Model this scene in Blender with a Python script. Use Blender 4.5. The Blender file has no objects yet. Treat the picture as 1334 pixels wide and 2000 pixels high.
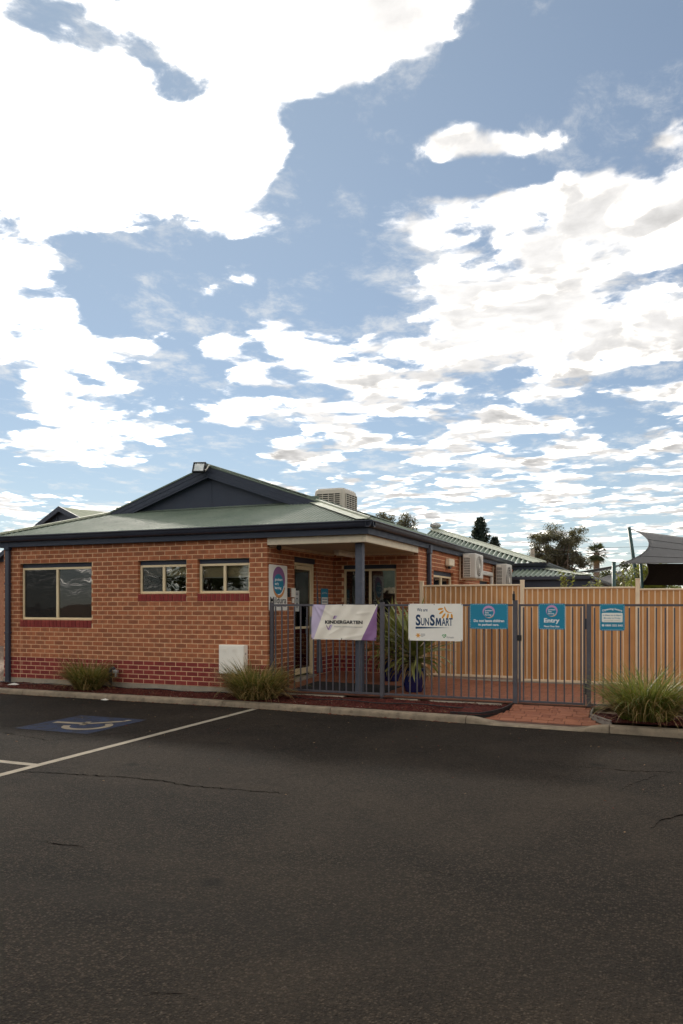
import bpy, bmesh, math, random
from mathutils import Vector, Matrix
R = math.radians
random.seed(7)
SC = bpy.context.scene
COL = SC.collection

# ------------------------------------------------------------ camera
cam_d = bpy.data.cameras.new('camera')
cam = bpy.data.objects.new('camera', cam_d)
COL.objects.link(cam)
cam.location = (6.355, -11.99, 1.49)
cam.rotation_euler = (R(90), 0, R(22.4))
cam_d.sensor_fit = 'HORIZONTAL'
cam_d.sensor_width = 36.0
cam_d.lens = 36.0 * 1500 / 1334
cam_d.shift_y = 181 / 1334
cam_d.clip_start = 0.05
cam_d.clip_end = 3000
SC.camera = cam

# ------------------------------------------------------------ view
SC.view_settings.view_transform = 'Standard'
SC.view_settings.look = 'None'
SC.view_settings.gamma = 1.0
SC.view_settings.exposure = 2.4

# ------------------------------------------------------------ sun (veiled by the bright cloud behind the building)
SUN_EL, SUN_AZ = R(29.8), R(41.6)          # azimuth from +Y towards -X
SUN_DIR = Vector((-math.sin(SUN_AZ) * math.cos(SUN_EL), math.cos(SUN_AZ) * math.cos(SUN_EL), math.sin(SUN_EL)))
sun_d = bpy.data.lights.new('sun', 'SUN')
sun_d.energy = 0.5
sun_d.angle = R(4)
sun_d.color = (1.0, 0.93, 0.82)
sun = bpy.data.objects.new('sun', sun_d)
COL.objects.link(sun)
sun.rotation_euler = SUN_DIR.to_track_quat('Z', 'Y').to_euler()
sun.location = (-12, 14, 12)

# ------------------------------------------------------------ world: Nishita sky with a broken cloud layer
def build_world():
    w = bpy.data.worlds.new('World')
    SC.world = w
    w.use_nodes = True
    nt = w.node_tree
    N, L = nt.nodes, nt.links
    N.clear()
    def new(t, **k):
        n = N.new(t)
        for a, b in k.items():
            setattr(n, a, b)
        return n
    def val(sock, v):
        if hasattr(v, 'is_output') or isinstance(v, bpy.types.NodeSocket):
            L.new(v, sock)
        else:
            sock.default_value = v
    def M(op, a, b=None, c=None, clamp=False):
        n = new('ShaderNodeMath', operation=op, use_clamp=clamp)
        for i, v in enumerate((a, b, c)):
            if v is not None:
                val(n.inputs[i], v)
        return n.outputs[0]
    def V(op, a, b=None, s=None):
        n = new('ShaderNodeVectorMath', operation=op)
        val(n.inputs[0], a)
        if b is not None: val(n.inputs[1], b)
        if s is not None: val(n.inputs['Scale'], s)
        return n.outputs['Value'] if op in ('LENGTH', 'DOT_PRODUCT', 'DISTANCE') else n.outputs['Vector']
    def sstep(v, a, b, lo=0.0, hi=1.0, kind='SMOOTHSTEP'):
        n = new('ShaderNodeMapRange', interpolation_type=kind)
        val(n.inputs['Value'], v)
        n.inputs['From Min'].default_value = a; n.inputs['From Max'].default_value = b
        n.inputs['To Min'].default_value = lo; n.inputs['To Max'].default_value = hi
        return n.outputs['Result']
    def mixc(f, a, b):
        n = new('ShaderNodeMix', data_type='RGBA')
        val(n.inputs[0], f); val(n.inputs[6], a); val(n.inputs[7], b)
        return n.outputs[2]
    def noise(vec, scale, detail, rough, dist=0.0, col=False, lac=2.0):
        n = new('ShaderNodeTexNoise', noise_dimensions='3D')
        val(n.inputs['Vector'], vec)
        n.inputs['Scale'].default_value = scale; n.inputs['Detail'].default_value = detail
        n.inputs['Roughness'].default_value = rough; n.inputs['Distortion'].default_value = dist
        n.inputs['Lacunarity'].default_value = lac
        return n.outputs['Color' if col else 'Fac']
    tc = new('ShaderNodeTexCoord')
    d = V('NORMALIZE', tc.outputs['Generated'])
    sep = new('ShaderNodeSeparateXYZ'); L.new(d, sep.inputs[0])
    z = M('ADD', M('MAXIMUM', sep.outputs['Z'], 0.0), CURV)
    inv = M('DIVIDE', 1.0, z)
    p = V('MULTIPLY', V('SCALE', d, s=inv), (1, 1, 0))
    # the large cloud groups and clear lanes of this sky: position on the cloud layer, half length away from and across the view, strength
    groups = [
        (-0.97, 1.10, 0.342, 0.303, 0.160), (-0.80, 1.29, 0.204, 0.149, 0.140), (-1.16, 1.18, 0.228, 0.201, 0.100), (-0.62, 1.02, 0.107, 0.204, 0.050),
        (-0.37, 1.12, 0.087, 0.118, 0.100), (-0.60, 1.17, 0.060, 0.096, 0.060), (-0.38, 2.17, 0.426, 0.328, 0.150), (-0.06, 1.77, 0.182, 0.163, 0.120),
        (-0.39, 1.71, 0.156, 0.172, 0.090), (-0.02, 2.34, 0.384, 0.241, 0.120), (-0.30, 1.43, 0.087, 0.124, 0.070), (-0.45, 1.26, 0.062, 0.071, 0.030),
        (-0.64, 1.44, 0.051, 0.063, 0.050), (-0.51, 1.45, 0.029, 0.061, 0.050), (-0.19, 1.51, 0.061, 0.049, 0.040), (0.02, 1.58, 0.071, 0.067, 0.040),
        (-1.53, 1.56, 0.272, 0.251, 0.100), (-1.80, 2.05, 0.239, 0.405, 0.040), (-0.98, 2.25, 0.246, 0.376, 0.050), (-1.00, 3.20, 0.689, 0.799, 0.050),
        (-0.35, 4.46, 0.774, 1.049, 0.040), (-2.36, 2.77, 0.384, 0.587, 0.040), (-3.76, 3.97, 0.563, 0.652, 0.060), (-0.73, 1.69, 0.350, 0.171, -0.335),
        (-0.13, 1.28, 0.189, 0.229, -0.435), (-0.53, 1.34, 0.157, 0.144, -0.295), (0.00, 1.46, 0.095, 0.080, -0.265), (-1.30, 1.83, 0.235, 0.246, -0.255),
        (-0.86, 0.92, 0.052, 0.086, -0.190), (-0.78, 1.00, 0.045, 0.073, -0.120), (-0.77, 1.10, 0.055, 0.052, -0.150), (-0.72, 1.19, 0.053, 0.073, -0.130),
        (-0.86, 1.98, 0.160, 0.274, -0.205), (-2.89, 3.48, 0.422, 0.787, -0.265), (-1.61, 2.39, 0.331, 0.112, -0.245), (-0.31, 1.56, 0.068, 0.207, -0.285),
        (-1.14, 1.56, 0.112, 0.199, -0.265), (-2.01, 3.34, 0.510, 0.307, -0.245), (-0.09, 2.87, 0.105, 0.211, -0.225),
    ]
    bias = None
    for (cx, cy, sr, st, amp) in groups:
        mp = new('ShaderNodeMapping', vector_type='TEXTURE')
        L.new(p, mp.inputs['Vector'])
        mp.inputs['Location'].default_value = (cx, cy, 0)
        mp.inputs['Rotation'].default_value = (0, 0, math.atan2(cy, cx))
        mp.inputs['Scale'].default_value = (sr, st, 1)
        g = sstep(V('LENGTH', mp.outputs[0]), 0.25, 1.45, amp, 0.0)
        bias = g if bias is None else M('ADD', bias, g)
    # warped fractal density
    wv = noise(p, 1.3, 2, .5, col=True)
    pw = V('ADD', p, V('SCALE', V('SUBTRACT', wv, (.5, .5, .5)), s=.22))
    wv2 = noise(p, 9.0, 2, .5, col=True)
    pw = V('ADD', pw, V('SCALE', V('SUBTRACT', wv2, (.5, .5, .5)), s=.05))
    # rolling puffs: rounded cells at two sizes
    def puffs(vec, sc, ph):
        n = new('ShaderNodeTexVoronoi', feature='SMOOTH_F1', voronoi_dimensions='2D')
        L.new(vec, n.inputs['Vector']); n.inputs['Scale'].default_value = sc
        n.inputs['Smoothness'].default_value = .35
        n.inputs['Detail'].default_value = 1.0; n.inputs['Roughness'].default_value = .4
        return M('SUBTRACT', .45, n.outputs['Distance'])
    def dens(vec, det):
        f = M('ADD', M('MULTIPLY', M('SUBTRACT', noise(vec, 2.5, det, .58, 0.0, lac=2.1), .5), 1.30), .668)
        a = M('ADD', M('MULTIPLY', puffs(vec, 4.6, 0), .17), M('MULTIPLY', puffs(vec, 11.0, 0), .10))
        return M('ADD', f, a)
    n1 = dens(pw, 9)
    sunp = Vector((SUN_DIR.x / (SUN_DIR.z + CURV), SUN_DIR.y / (SUN_DIR.z + CURV), 0))
    tosun = V('NORMALIZE', V('SUBTRACT', tuple(sunp), p))
    l1 = noise(pw, 4.5, 4, .5)
    l2 = noise(V('ADD', pw, V('SCALE', tosun, s=.07)), 4.5, 4, .5)
    far = sstep(V('LENGTH', p), 1.6, 4.2, 0.0, -.045, kind='LINEAR')
    bias = M('ADD', bias, far)
    D = M('ADD', n1, bias)
    alpha = sstep(D, .545, .735)
    wn = noise(V('MULTIPLY', pw, (1.0, .8, 1)), 4.2, 9, .66)
    wisp = sstep(M('ADD', wn, M('MULTIPLY', bias, .14)), .47, .72, 0, .8)
    cs = M('MAXIMUM', V('DOT_PRODUCT', d, tuple(SUN_DIR)), 0.0)
    fwd = M('POWER', cs, 45.0)
    # light through the layer: thin rims and sun sides bright, thick bellies grey
    lit = M('MULTIPLY', M('SUBTRACT', l2, l1), 1.1)
    thick = sstep(M('ADD', M('ADD', D, lit), M('MULTIPLY', M('SUBTRACT', l1, .5), .35)), .50, .86)
    thick = M('MULTIPLY', thick, M('SUBTRACT', 1.0, M('MULTIPLY', fwd, .9)))
    br = M('ADD', M('SUBTRACT', .118, M('MULTIPLY', M('SUBTRACT', n1, .55), .17)), M('MULTIPLY', M('POWER', M('SUBTRACT', 1.0, thick), 2.4), .82))
    br = M('ADD', br, M('MULTIPLY', fwd, .5))
    br = M('MULTIPLY', br, M('ADD', .30, M('MULTIPLY', alpha, .70)))
    tint = mixc(thick, (1.0, .915, .79, 1), (.975, .955, .935, 1))
    cl = V('SCALE', tint, s=M('MULTIPLY', br, CLOUD))
    sky = new('ShaderNodeTexSky', sky_type='NISHITA')
    sky.sun_disc = False
    sky.sun_elevation = SUN_EL
    sky.sun_rotation = -SUN_AZ
    sky.altitude = 50
    sky.air_density = 1.0; sky.dust_density = 0.0; sky.ozone_density = 1.6
    skc = V('MULTIPLY', sky.outputs[0], SKYTINT)
    hz = sstep(sep.outputs['Z'], 0.0, 0.30, 1, 0)
    alpha = M('MULTIPLY', alpha, sstep(sep.outputs['Z'], 0.0, .035))
    # thin high haze: paler towards the sun and the horizon
    veil = M('ADD', M('ADD', .17, M('MULTIPLY', M('POWER', cs, 6.0), .26)), M('MULTIPLY', hz, .22))
    skc = mixc(veil, skc, (2.48, 2.92, 3.18, 1))
    skc = mixc(M('MULTIPLY', wisp, sstep(sep.outputs['Z'], 0.0, .06)), skc, (3.7, 3.65, 3.52, 1))
    out = mixc(M('POWER', alpha, 1.4), skc, cl)
    bg = new('ShaderNodeBackground')
    L.new(out, bg.inputs['Color'])
    bg.inputs['Strength'].default_value = 0.05
    wo = new('ShaderNodeOutputWorld')
    L.new(bg.outputs[0], wo.inputs['Surface'])
    w.cycles.sampling_method = 'MANUAL'
    w.cycles.sample_map_resolution = 1024
CLOUD = 37.0
CURV = 0.07
SKYTINT = (.322, .318, .328)
build_world()

# ============================================================ helpers
PI = math.pi
WL = {}                                            # world position of every object made here
CAM = Vector((6.355, -11.99, 1.49))
def wpos(o):
    return WL.get(o.name, Vector((0, 0, 0))) if o else Vector((0, 0, 0))
def tag(o, label=None, cat=None, group=None, kind=None):
    if label: o['label'] = label
    if cat: o['category'] = cat
    if group: o['group'] = group
    if kind: o['kind'] = kind
    return o
def thing(name, loc, label, cat, group=None):
    o = bpy.data.objects.new(name, None)
    COL.objects.link(o)
    o.empty_display_size = .1
    o.location = loc
    WL[o.name] = Vector(loc)
    return tag(o, label, cat, group)
def place(o, loc, parent=None, rotz=0.0):
    COL.objects.link(o)
    loc = Vector(loc)
    if parent:
        o.parent = parent
        o.location = loc - wpos(parent)
    else:
        o.location = loc
    if rotz: o.rotation_euler = (0, 0, rotz)
    WL[o.name] = loc
    return o
class MB:
    def __init__(s):
        s.v, s.f = [], []
    def add(s, vs, fs):
        b = len(s.v)
        s.v += [tuple(q) for q in vs]
        s.f += [tuple(i + b for i in f) for f in fs]
        return s
    def box(s, x0, x1, y0, y1, z0, z1):
        return s.add([(x0, y0, z0), (x1, y0, z0), (x1, y1, z0), (x0, y1, z0), (x0, y0, z1), (x1, y0, z1), (x1, y1, z1), (x0, y1, z1)],
                     [(0, 3, 2, 1), (4, 5, 6, 7), (0, 1, 5, 4), (1, 2, 6, 5), (2, 3, 7, 6), (3, 0, 4, 7)])
    def cbox(s, x0, x1, y0, y1, z0, z1, c=.004):
        """box with chamfered edges"""
        bm = bmesh.new()
        bmesh.ops.create_cube(bm, size=1)
        for q in bm.verts:
            q.co = Vector(((x0 + x1) / 2 + q.co.x * (x1 - x0), (y0 + y1) / 2 + q.co.y * (y1 - y0), (z0 + z1) / 2 + q.co.z * (z1 - z0)))
        bmesh.ops.bevel(bm, geom=list(bm.edges), offset=c, segments=1, affect='EDGES')
        s.add([q.co for q in bm.verts], [[q.index for q in f.verts] for f in bm.faces] if bm.verts.index_update() is None else [])
        bm.free()
        return s
    def bar(s, a, b, w, h, up=(0, 0, 1)):
        """square bar from a to b"""
        a, b = Vector(a), Vector(b)
        d = (b - a).normalized()
        u = Vector(up)
        if abs(d.dot(u)) > .99: u = Vector((0, 1, 0))
        x = d.cross(u).normalized(); y = x.cross(d).normalized()
        x *= w / 2; y *= h / 2
        vs = [a - x - y, a + x - y, a + x + y, a - x + y, b - x - y, b + x - y, b + x + y, b - x + y]
        return s.add(vs, [(0, 1, 2, 3), (7, 6, 5, 4), (0, 4, 5, 1), (1, 5, 6, 2), (2, 6, 7, 3), (3, 7, 4, 0)])
    def tube(s, pts, r, n=8, caps=True):
        pts = [Vector(q) for q in pts]
        rs = r if isinstance(r, (list, tuple)) else [r] * len(pts)
        rings = []
        px = None
        for i, q in enumerate(pts):
            d = (pts[min(i + 1, len(pts) - 1)] - pts[max(i - 1, 0)]).normalized()
            if px is None:
                u = Vector((0, 0, 1)) if abs(d.z) < .9 else Vector((0, 1, 0))
                px = d.cross(u).normalized()
            else:
                px = (px - d * px.dot(d)).normalized()
            py = d.cross(px)
            rings.append([q + (px * math.cos(k * 2 * PI / n) + py * math.sin(k * 2 * PI / n)) * rs[i] for k in range(n)])
        vs = [v for rg in rings for v in rg]
        fs = [(i * n + k, i * n + (k + 1) % n, (i + 1) * n + (k + 1) % n, (i + 1) * n + k) for i in range(len(pts) - 1) for k in range(n)]
        if caps:
            fs += [tuple(range(n - 1, -1, -1)), tuple((len(pts) - 1) * n + k for k in range(n))]
        return s.add(vs, fs)
    def lathe(s, prof, c, n=24):
        c = Vector(c)
        vs = [c + Vector((r * math.cos(k * 2 * PI / n), r * math.sin(k * 2 * PI / n), z)) for r, z in prof for k in range(n)]
        fs = [(i * n + k, i * n + (k + 1) % n, (i + 1) * n + (k + 1) % n, (i + 1) * n + k) for i in range(len(prof) - 1) for k in range(n)]
        return s.add(vs, fs)
    def extrude(s, prof, a, b, fu, fv):
        """profile (u,v) swept from a to b; fu, fv are the world axes of u and v"""
        a, b, fu, fv = Vector(a), Vector(b), Vector(fu), Vector(fv)
        n = len(prof)
        vs = [a + fu * u + fv * v for u, v in prof] + [b + fu * u + fv * v for u, v in prof]
        fs = [(k, (k + 1) % n, n + (k + 1) % n, n + k) for k in range(n)] + [tuple(range(n - 1, -1, -1)), tuple(range(n, 2 * n))]
        return s.add(vs, fs)
    def build(s, name, mat, parent=None, smooth=False, uv=None, rnd=None, keep=False):
        me = bpy.data.meshes.new(name)
        c = Vector((0, 0, 0))
        if s.v and not keep:
            lo = [min(q[i] for q in s.v) for i in range(3)]; hi = [max(q[i] for q in s.v) for i in range(3)]
            c = Vector(((lo[0] + hi[0]) / 2, (lo[1] + hi[1]) / 2, lo[2]))
        me.from_pydata([(q[0] - c.x, q[1] - c.y, q[2] - c.z) for q in s.v], [], s.f)
        me.materials.append(mat)
        if smooth:
            me.polygons.foreach_set('use_smooth', [True] * len(me.polygons))
        if rnd is not None:
            at = me.attributes.new('rnd', 'FLOAT', 'POINT'); at.data.foreach_set('value', rnd)
        if uv is not None:
            ul = me.uv_layers.new(name='UVMap')
            ul.data.foreach_set('uv', [w for l in me.loops for w in uv[l.vertex_index]])
        me.update()
        o = bpy.data.objects.new(name, me)
        return place(o, c, parent)
def fixnormals(o):
    bm = bmesh.new(); bm.from_mesh(o.data)
    bmesh.ops.recalc_face_normals(bm, faces=bm.faces)
    bm.to_mesh(o.data); bm.free()
    return o

# ============================================================ materials
class G:
    def __init__(s, name):
        s.m = bpy.data.materials.new(name); s.m.use_nodes = True
        s.nt = s.m.node_tree; s.N, s.L = s.nt.nodes, s.nt.links
        s.b = s.N['Principled BSDF']
    def new(s, t, **k):
        n = s.N.new(t)
        for a, b in k.items(): setattr(n, a, b)
        return n
    def set(s, sock, v):
        if isinstance(v, bpy.types.NodeSocket): s.L.new(v, sock)
        else: sock.default_value = v if not (isinstance(v, tuple) and len(v) == 3 and sock.type == 'RGBA') else (*v, 1)
    def co(s, kind='Object', scale=(1, 1, 1)):
        t = s.new('ShaderNodeTexCoord'); m = s.new('ShaderNodeMapping')
        s.L.new(t.outputs[kind], m.inputs[0]); m.inputs['Scale'].default_value = scale
        return m.outputs[0]
    def mapped(s, v, scale):
        m = s.new('ShaderNodeMapping'); s.L.new(v, m.inputs[0]); m.inputs['Scale'].default_value = scale
        return m.outputs[0]
    def world(s):
        return s.new('ShaderNodeNewGeometry').outputs['Position']
    def noise(s, vec, sc, det=3, ro=.5, dist=0, out='Fac'):
        n = s.new('ShaderNodeTexNoise'); s.set(n.inputs['Vector'], vec)
        n.inputs['Scale'].default_value = sc; n.inputs['Detail'].default_value = det
        n.inputs['Roughness'].default_value = ro; n.inputs['Distortion'].default_value = dist
        return n.outputs[out]
    def vor(s, vec, sc, feat='F1', out='Distance'):
        n = s.new('ShaderNodeTexVoronoi', feature=feat); s.set(n.inputs['Vector'], vec); n.inputs['Scale'].default_value = sc
        return n.outputs[out]
    def mr(s, v, a, b, lo=0., hi=1., k='LINEAR'):
        n = s.new('ShaderNodeMapRange', interpolation_type=k); s.set(n.inputs[0], v)
        for i, q in ((1, a), (2, b), (3, lo), (4, hi)): n.inputs[i].default_value = q
        return n.outputs[0]
    def mix(s, f, a, b, mode='MIX'):
        n = s.new('ShaderNodeMix', data_type='RGBA', blend_type=mode)
        s.set(n.inputs[0], f); s.set(n.inputs[6], a); s.set(n.inputs[7], b)
        return n.outputs[2]
    def math(s, op, a, b=0.0, clamp=False):
        n = s.new('ShaderNodeMath', operation=op, use_clamp=clamp); s.set(n.inputs[0], a); s.set(n.inputs[1], b)
        return n.outputs[0]
    def bump(s, h, st=.3, d=.01):
        n = s.new('ShaderNodeBump'); s.set(n.inputs['Height'], h); n.inputs['Strength'].default_value = st; n.inputs['Distance'].default_value = d
        s.L.new(n.outputs[0], s.b.inputs['Normal'])
    def fin(s, col, rough=.6, metal=0., spec=.5, coat=0.):
        s.set(s.b.inputs['Base Color'], col); s.set(s.b.inputs['Roughness'], rough)
        s.b.inputs['Metallic'].default_value = metal; s.b.inputs['Specular IOR Level'].default_value = spec
        if coat: s.b.inputs['Coat Weight'].default_value = coat
        return s.m
def plain(name, col, rough=.55, var=.18, sc=3.0, bump=0., bsc=60., metal=0., spec=.4, dirt=None):
    """painted or plain surface with blotchy tone variation and optional fine relief"""
    g = G(name); w = g.world()
    n = g.noise(w, sc, 5, .6)
    dark = tuple(c * (1 - var) for c in col); lite = tuple(min(1, c * (1 + var)) for c in col)
    c = g.mix(g.mr(n, .3, .7), dark, lite)
    if dirt:
        c = g.mix(g.mr(g.noise(w, sc * 2.3, 6, .7), .52, .75, 0, dirt[1]), c, dirt[0])
    if bump: g.bump(g.noise(w, bsc, 4, .6), bump, .004)
    r = g.mr(g.noise(w, sc * 4, 3, .5), .3, .7, max(.05, rough - .08), min(1, rough + .08))
    return g.fin(c, r, metal, spec)
def leafmat(name, a, b, rough=.5, trans=.35, sc=2.5):
    g = G(name)
    w = g.world()
    oi = g.new('ShaderNodeObjectInfo')
    f = g.mr(g.noise(w, sc, 3, .6), .3, .7)
    col = g.mix(f, a, b)
    m = g.fin(col, rough, 0, .4)
    tr = g.new('ShaderNodeBsdfTranslucent'); g.set(tr.inputs[0], g.mix(.35, col, (.5, .5, .1)))
    mx = g.new('ShaderNodeMixShader'); mx.inputs[0].default_value = trans
    out = g.N['Material Output']
    g.L.new(g.b.outputs[0], mx.inputs[1]); g.L.new(tr.outputs[0], mx.inputs[2]); g.L.new(mx.outputs[0], out.inputs[0])
    return m
def brickmat(name, a, b, smoke, amt):
    g = G(name)
    at = g.new('ShaderNodeAttribute', attribute_name='rnd').outputs['Fac']
    uv = g.new('ShaderNodeUVMap').outputs[0]
    off = g.new('ShaderNodeCombineXYZ'); g.set(off.inputs[0], g.math('MULTIPLY', at, 91.0)); g.set(off.inputs[1], g.math('MULTIPLY', at, 37.0)); g.set(off.inputs[2], g.math('MULTIPLY', at, 53.0))
    mp = g.new('ShaderNodeMapping'); g.L.new(uv, mp.inputs[0]); mp.inputs['Scale'].default_value = (3, 1, 1)
    v = g.new('ShaderNodeVectorMath', operation='ADD'); g.L.new(mp.outputs[0], v.inputs[0]); g.L.new(off.outputs[0], v.inputs[1])
    v = v.outputs[0]
    n1 = g.noise(v, 1.6, 5, .6); n2 = g.noise(v, 14, 4, .65)
    base = g.mix(g.mr(g.math('ADD', g.math('MULTIPLY', at, .6), g.math('MULTIPLY', n1, .6)), .3, .9), a, b)
    # kiln-smoked middle of some bricks
    su = g.new('ShaderNodeSeparateXYZ'); g.L.new(uv, su.inputs[0])
    du = g.math('ABSOLUTE', g.math('SUBTRACT', su.outputs[0], .5)); dv = g.math('ABSOLUTE', g.math('SUBTRACT', su.outputs[1], .5))
    e = g.math('ADD', g.math('MULTIPLY', du, 1.5), g.math('MULTIPLY', dv, 1.1))
    e = g.math('ADD', e, g.math('MULTIPLY', g.math('SUBTRACT', n1, .5), 1.1))
    e = g.math('ADD', e, g.math('MULTIPLY', g.math('SUBTRACT', g.math('FRACT', g.math('MULTIPLY', at, 7.31)), .45), .85))
    c = g.mix(g.mr(e, .25, .85, amt, 0), base, smoke)
    c = g.mix(g.mr(n2, .35, .7, .25, 0), c, smoke)
    c = g.mix(g.mr(n2, .66, .80, 0, .35), c, (.50, .33, .22))
    w = g.world()
    c = g.mix(g.mr(g.noise(w, .9, 4, .6), .35, .75, 0, .30), c, smoke)
    c = g.mix(g.mr(g.noise(w, 2.6, 6, .7), .60, .80, 0, .30), c, (.56, .38, .25))
    g.bump(n2, .5, .004)
    return g.fin(c, .85, 0, .25)
M_ = {}
M_['brick'] = brickmat('clinker_brick', (.39, .118, .049), (.49, .172, .076), (.205, .080, .042), .66)
M_['dbrick'] = brickmat('oxblood_brick', (.235, .034, .030), (.30, .052, .040), (.14, .026, .024), .5)
M_['mortar'] = plain('mortar', (.71, .475, .28), .95, .14, 9, .5, 120)
M_['concrete'] = plain('concrete', (.30, .255, .195), .9, .2, 4, .4, 90, dirt=((.14, .11, .08), .6))
M_['kerb'] = plain('kerb_concrete', (.22, .172, .118), .9, .28, 5, .6, 110, dirt=((.085, .062, .042), .85))
M_['navy'] = plain('navy_paint', (.030, .034, .050), .38, .15, 2.5, spec=.5)
M_['navyflat'] = plain('navy_sheet', (.034, .042, .062), .6, .10, 2.5, spec=.35)
M_['cream'] = plain('cream_frame', (.72, .58, .36), .4, .08, 5)
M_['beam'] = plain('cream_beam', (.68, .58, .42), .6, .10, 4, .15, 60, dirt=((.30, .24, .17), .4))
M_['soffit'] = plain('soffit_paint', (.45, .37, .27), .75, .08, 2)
M_['steel'] = plain('charcoal_fence_paint', (.075, .070, .080), .42, .15, 6, spec=.5, dirt=((.15, .13, .12), .25))
M_['post'] = plain('blue_grey_post', (.075, .082, .105), .6, .15, 8, .1, 90, dirt=((.20, .18, .16), .35))
M_['white'] = plain('off_white_enamel', (.84, .79, .69), .45, .05, 4)
M_['signwhite'] = plain('sign_white', (.86, .82, .73), .5, .03, 4)
M_['grey'] = plain('pale_grey_plastic', (.56, .53, .47), .5, .08, 4)
M_['black'] = plain('black_plastic', (.012, .012, .013), .45, .2, 8)
M_['rubber'] = plain('black_matting', (.014, .014, .016), .9, .3, 30, .5, 160)
M_['cooler'] = plain('cooler_plastic', (.47, .425, .355), .55, .07, 3)
M_['galv'] = plain('galvanised', (.42, .42, .41), .4, .15, 8, metal=.6)
M_['creamsteel'] = plain('cream_fence_steel', (.78, .61, .41), .45, .06, 5)
M_['green'] = plain('dark_green_steel', (.010, .045, .040), .4, .15, 4)
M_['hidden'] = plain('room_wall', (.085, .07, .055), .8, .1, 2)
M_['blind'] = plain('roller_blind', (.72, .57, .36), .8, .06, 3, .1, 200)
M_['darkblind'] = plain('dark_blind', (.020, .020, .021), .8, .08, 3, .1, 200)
M_['teal'] = plain('teal_print', (.010, .215, .335), .4, .04, 4)
M_['purple'] = plain('purple_print', (.285, .115, .27), .45, .05, 4)
M_['pink'] = plain('mauve_print', (.56, .30, .50), .45, .05, 4)
M_['orange'] = plain('orange_print', (.62, .26, .07), .45, .05, 4)
M_['amber'] = plain('amber_print', (.74, .32, .02), .45, .05, 4)
M_['inkblue'] = plain('navy_print', (.010, .045, .115), .45, .05, 4)
M_['inkblack'] = plain('black_print', (.012, .012, .014), .5, .05, 4)
M_['inkgrey'] = plain('grey_print', (.30, .29, .28), .5, .05, 4)
M_['inkgreen'] = plain('green_print', (.05, .30, .08), .5, .05, 4)
M_['text'] = plain('white_print', (.86, .86, .84), .5, .02, 4)
M_['paper'] = plain('paper_notice', (.60, .60, .56), .6, .03, 4)
M_['trunk'] = plain('bark', (.13, .095, .070), .9, .3, 6, .6, 40)
M_['palmbark'] = plain('palm_bark', (.17, .115, .08), .9, .25, 8, .6, 30)
M_['soil'] = plain('bare_soil', (.15, .095, .06), .95, .3, 1.2, .6, 30)
M_['pot'] = plain('blue_glaze', (.012, .018, .095), .14, .25, 9, spec=.6)
M_['timber'] = plain('grey_edging', (.23, .20, .17), .8, .2, 12, .3, 60)
M_['shade'] = plain('shade_cloth', (.115, .113, .112), .85, .08, 6, .2, 300)
M_['seam_underside'] = plain('seam_and_shaded_underside', (.006, .006, .007), .9, .1, 6)  # black for sail seams; also puts underside shade into the second sail's colour
M_['glasslens'] = plain('lamp_lens', (.45, .50, .50), .12, .05, 4, spec=.8)

def mk_roof():
    g = G('eucalypt_roof_steel'); w = g.world()
    c = g.mix(g.mr(g.noise(w, 1.3, 5, .6), .3, .7), (.112, .148, .110), (.160, .195, .148))
    c = g.mix(g.mr(g.noise(w, 5, 6, .7), .55, .8, 0, .3), c, (.30, .32, .25))
    return g.fin(c, g.mr(g.noise(w, 4, 4, .6), .3, .7, .44, .58), 0, .34)
M_['roof'] = mk_roof()
M_['rooffar'] = plain('weathered_roof_steel', (.25, .275, .195), .85, .12, 3, spec=.08)
M_['flash'] = plain('roof_flashing', (.36, .38, .29), .42, .10, 3)
def mk_tan():
    g = G('tan_screen_cloth'); w = g.world()
    n = g.noise(w, 1.7, 5, .6, .4)
    c = g.mix(g.mr(n, .3, .7), (.53, .270, .108), (.62, .34, .148))
    c = g.mix(g.mr(g.noise(w, 7, 6, .7), .6, .8, 0, .35), c, (.60, .38, .21))
    stk = g.noise(g.mapped(w, (9, 9, .7)), 1.0, 5, .65)
    c = g.mix(g.mr(stk, .52, .75, 0, .30), c, (.33, .165, .072))
    # lapped boards behind the battens give the faint vertical bands
    wv = g.new('ShaderNodeTexWave', wave_type='BANDS', bands_direction='X'); g.set(wv.inputs['Vector'], w)
    wv.inputs['Scale'].default_value = 3.1; wv.inputs['Distortion'].default_value = .6
    g.bump(wv.outputs['Fac'], .5, .012)
    m = g.fin(c, .8, 0, .2)
    tr = g.new('ShaderNodeBsdfTranslucent'); g.set(tr.inputs[0], c)
    mx = g.new('ShaderNodeMixShader'); mx.inputs[0].default_value = .10
    g.L.new(g.b.outputs[0], mx.inputs[1]); g.L.new(tr.outputs[0], mx.inputs[2]); g.L.new(mx.outputs[0], g.N['Material Output'].inputs[0])
    return m
M_['tan'] = mk_tan()
def mk_glass():
    g = G('window_glass')
    fr = g.new('ShaderNodeFresnel'); fr.inputs[0].default_value = 1.55
    tr = g.new('ShaderNodeBsdfTransparent'); tr.inputs[0].default_value = (.82, .83, .80, 1)
    gl = g.new('ShaderNodeBsdfGlossy'); gl.inputs['Roughness'].default_value = .008
    mx = g.new('ShaderNodeMixShader'); g.L.new(g.math('MULTIPLY', fr.outputs[0], 1.7, True), mx.inputs[0])
    n = g.new('ShaderNodeBump'); g.set(n.inputs['Height'], g.noise(g.world(), 1.6, 2, .4)); n.inputs['Strength'].default_value = .06; n.inputs['Distance'].default_value = .05
    g.L.new(n.outputs[0], gl.inputs['Normal'])
    g.L.new(tr.outputs[0], mx.inputs[1]); g.L.new(gl.outputs[0], mx.inputs[2]); g.L.new(mx.outputs[0], g.N['Material Output'].inputs[0])
    return g.m
M_['glass'] = mk_glass()
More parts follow.
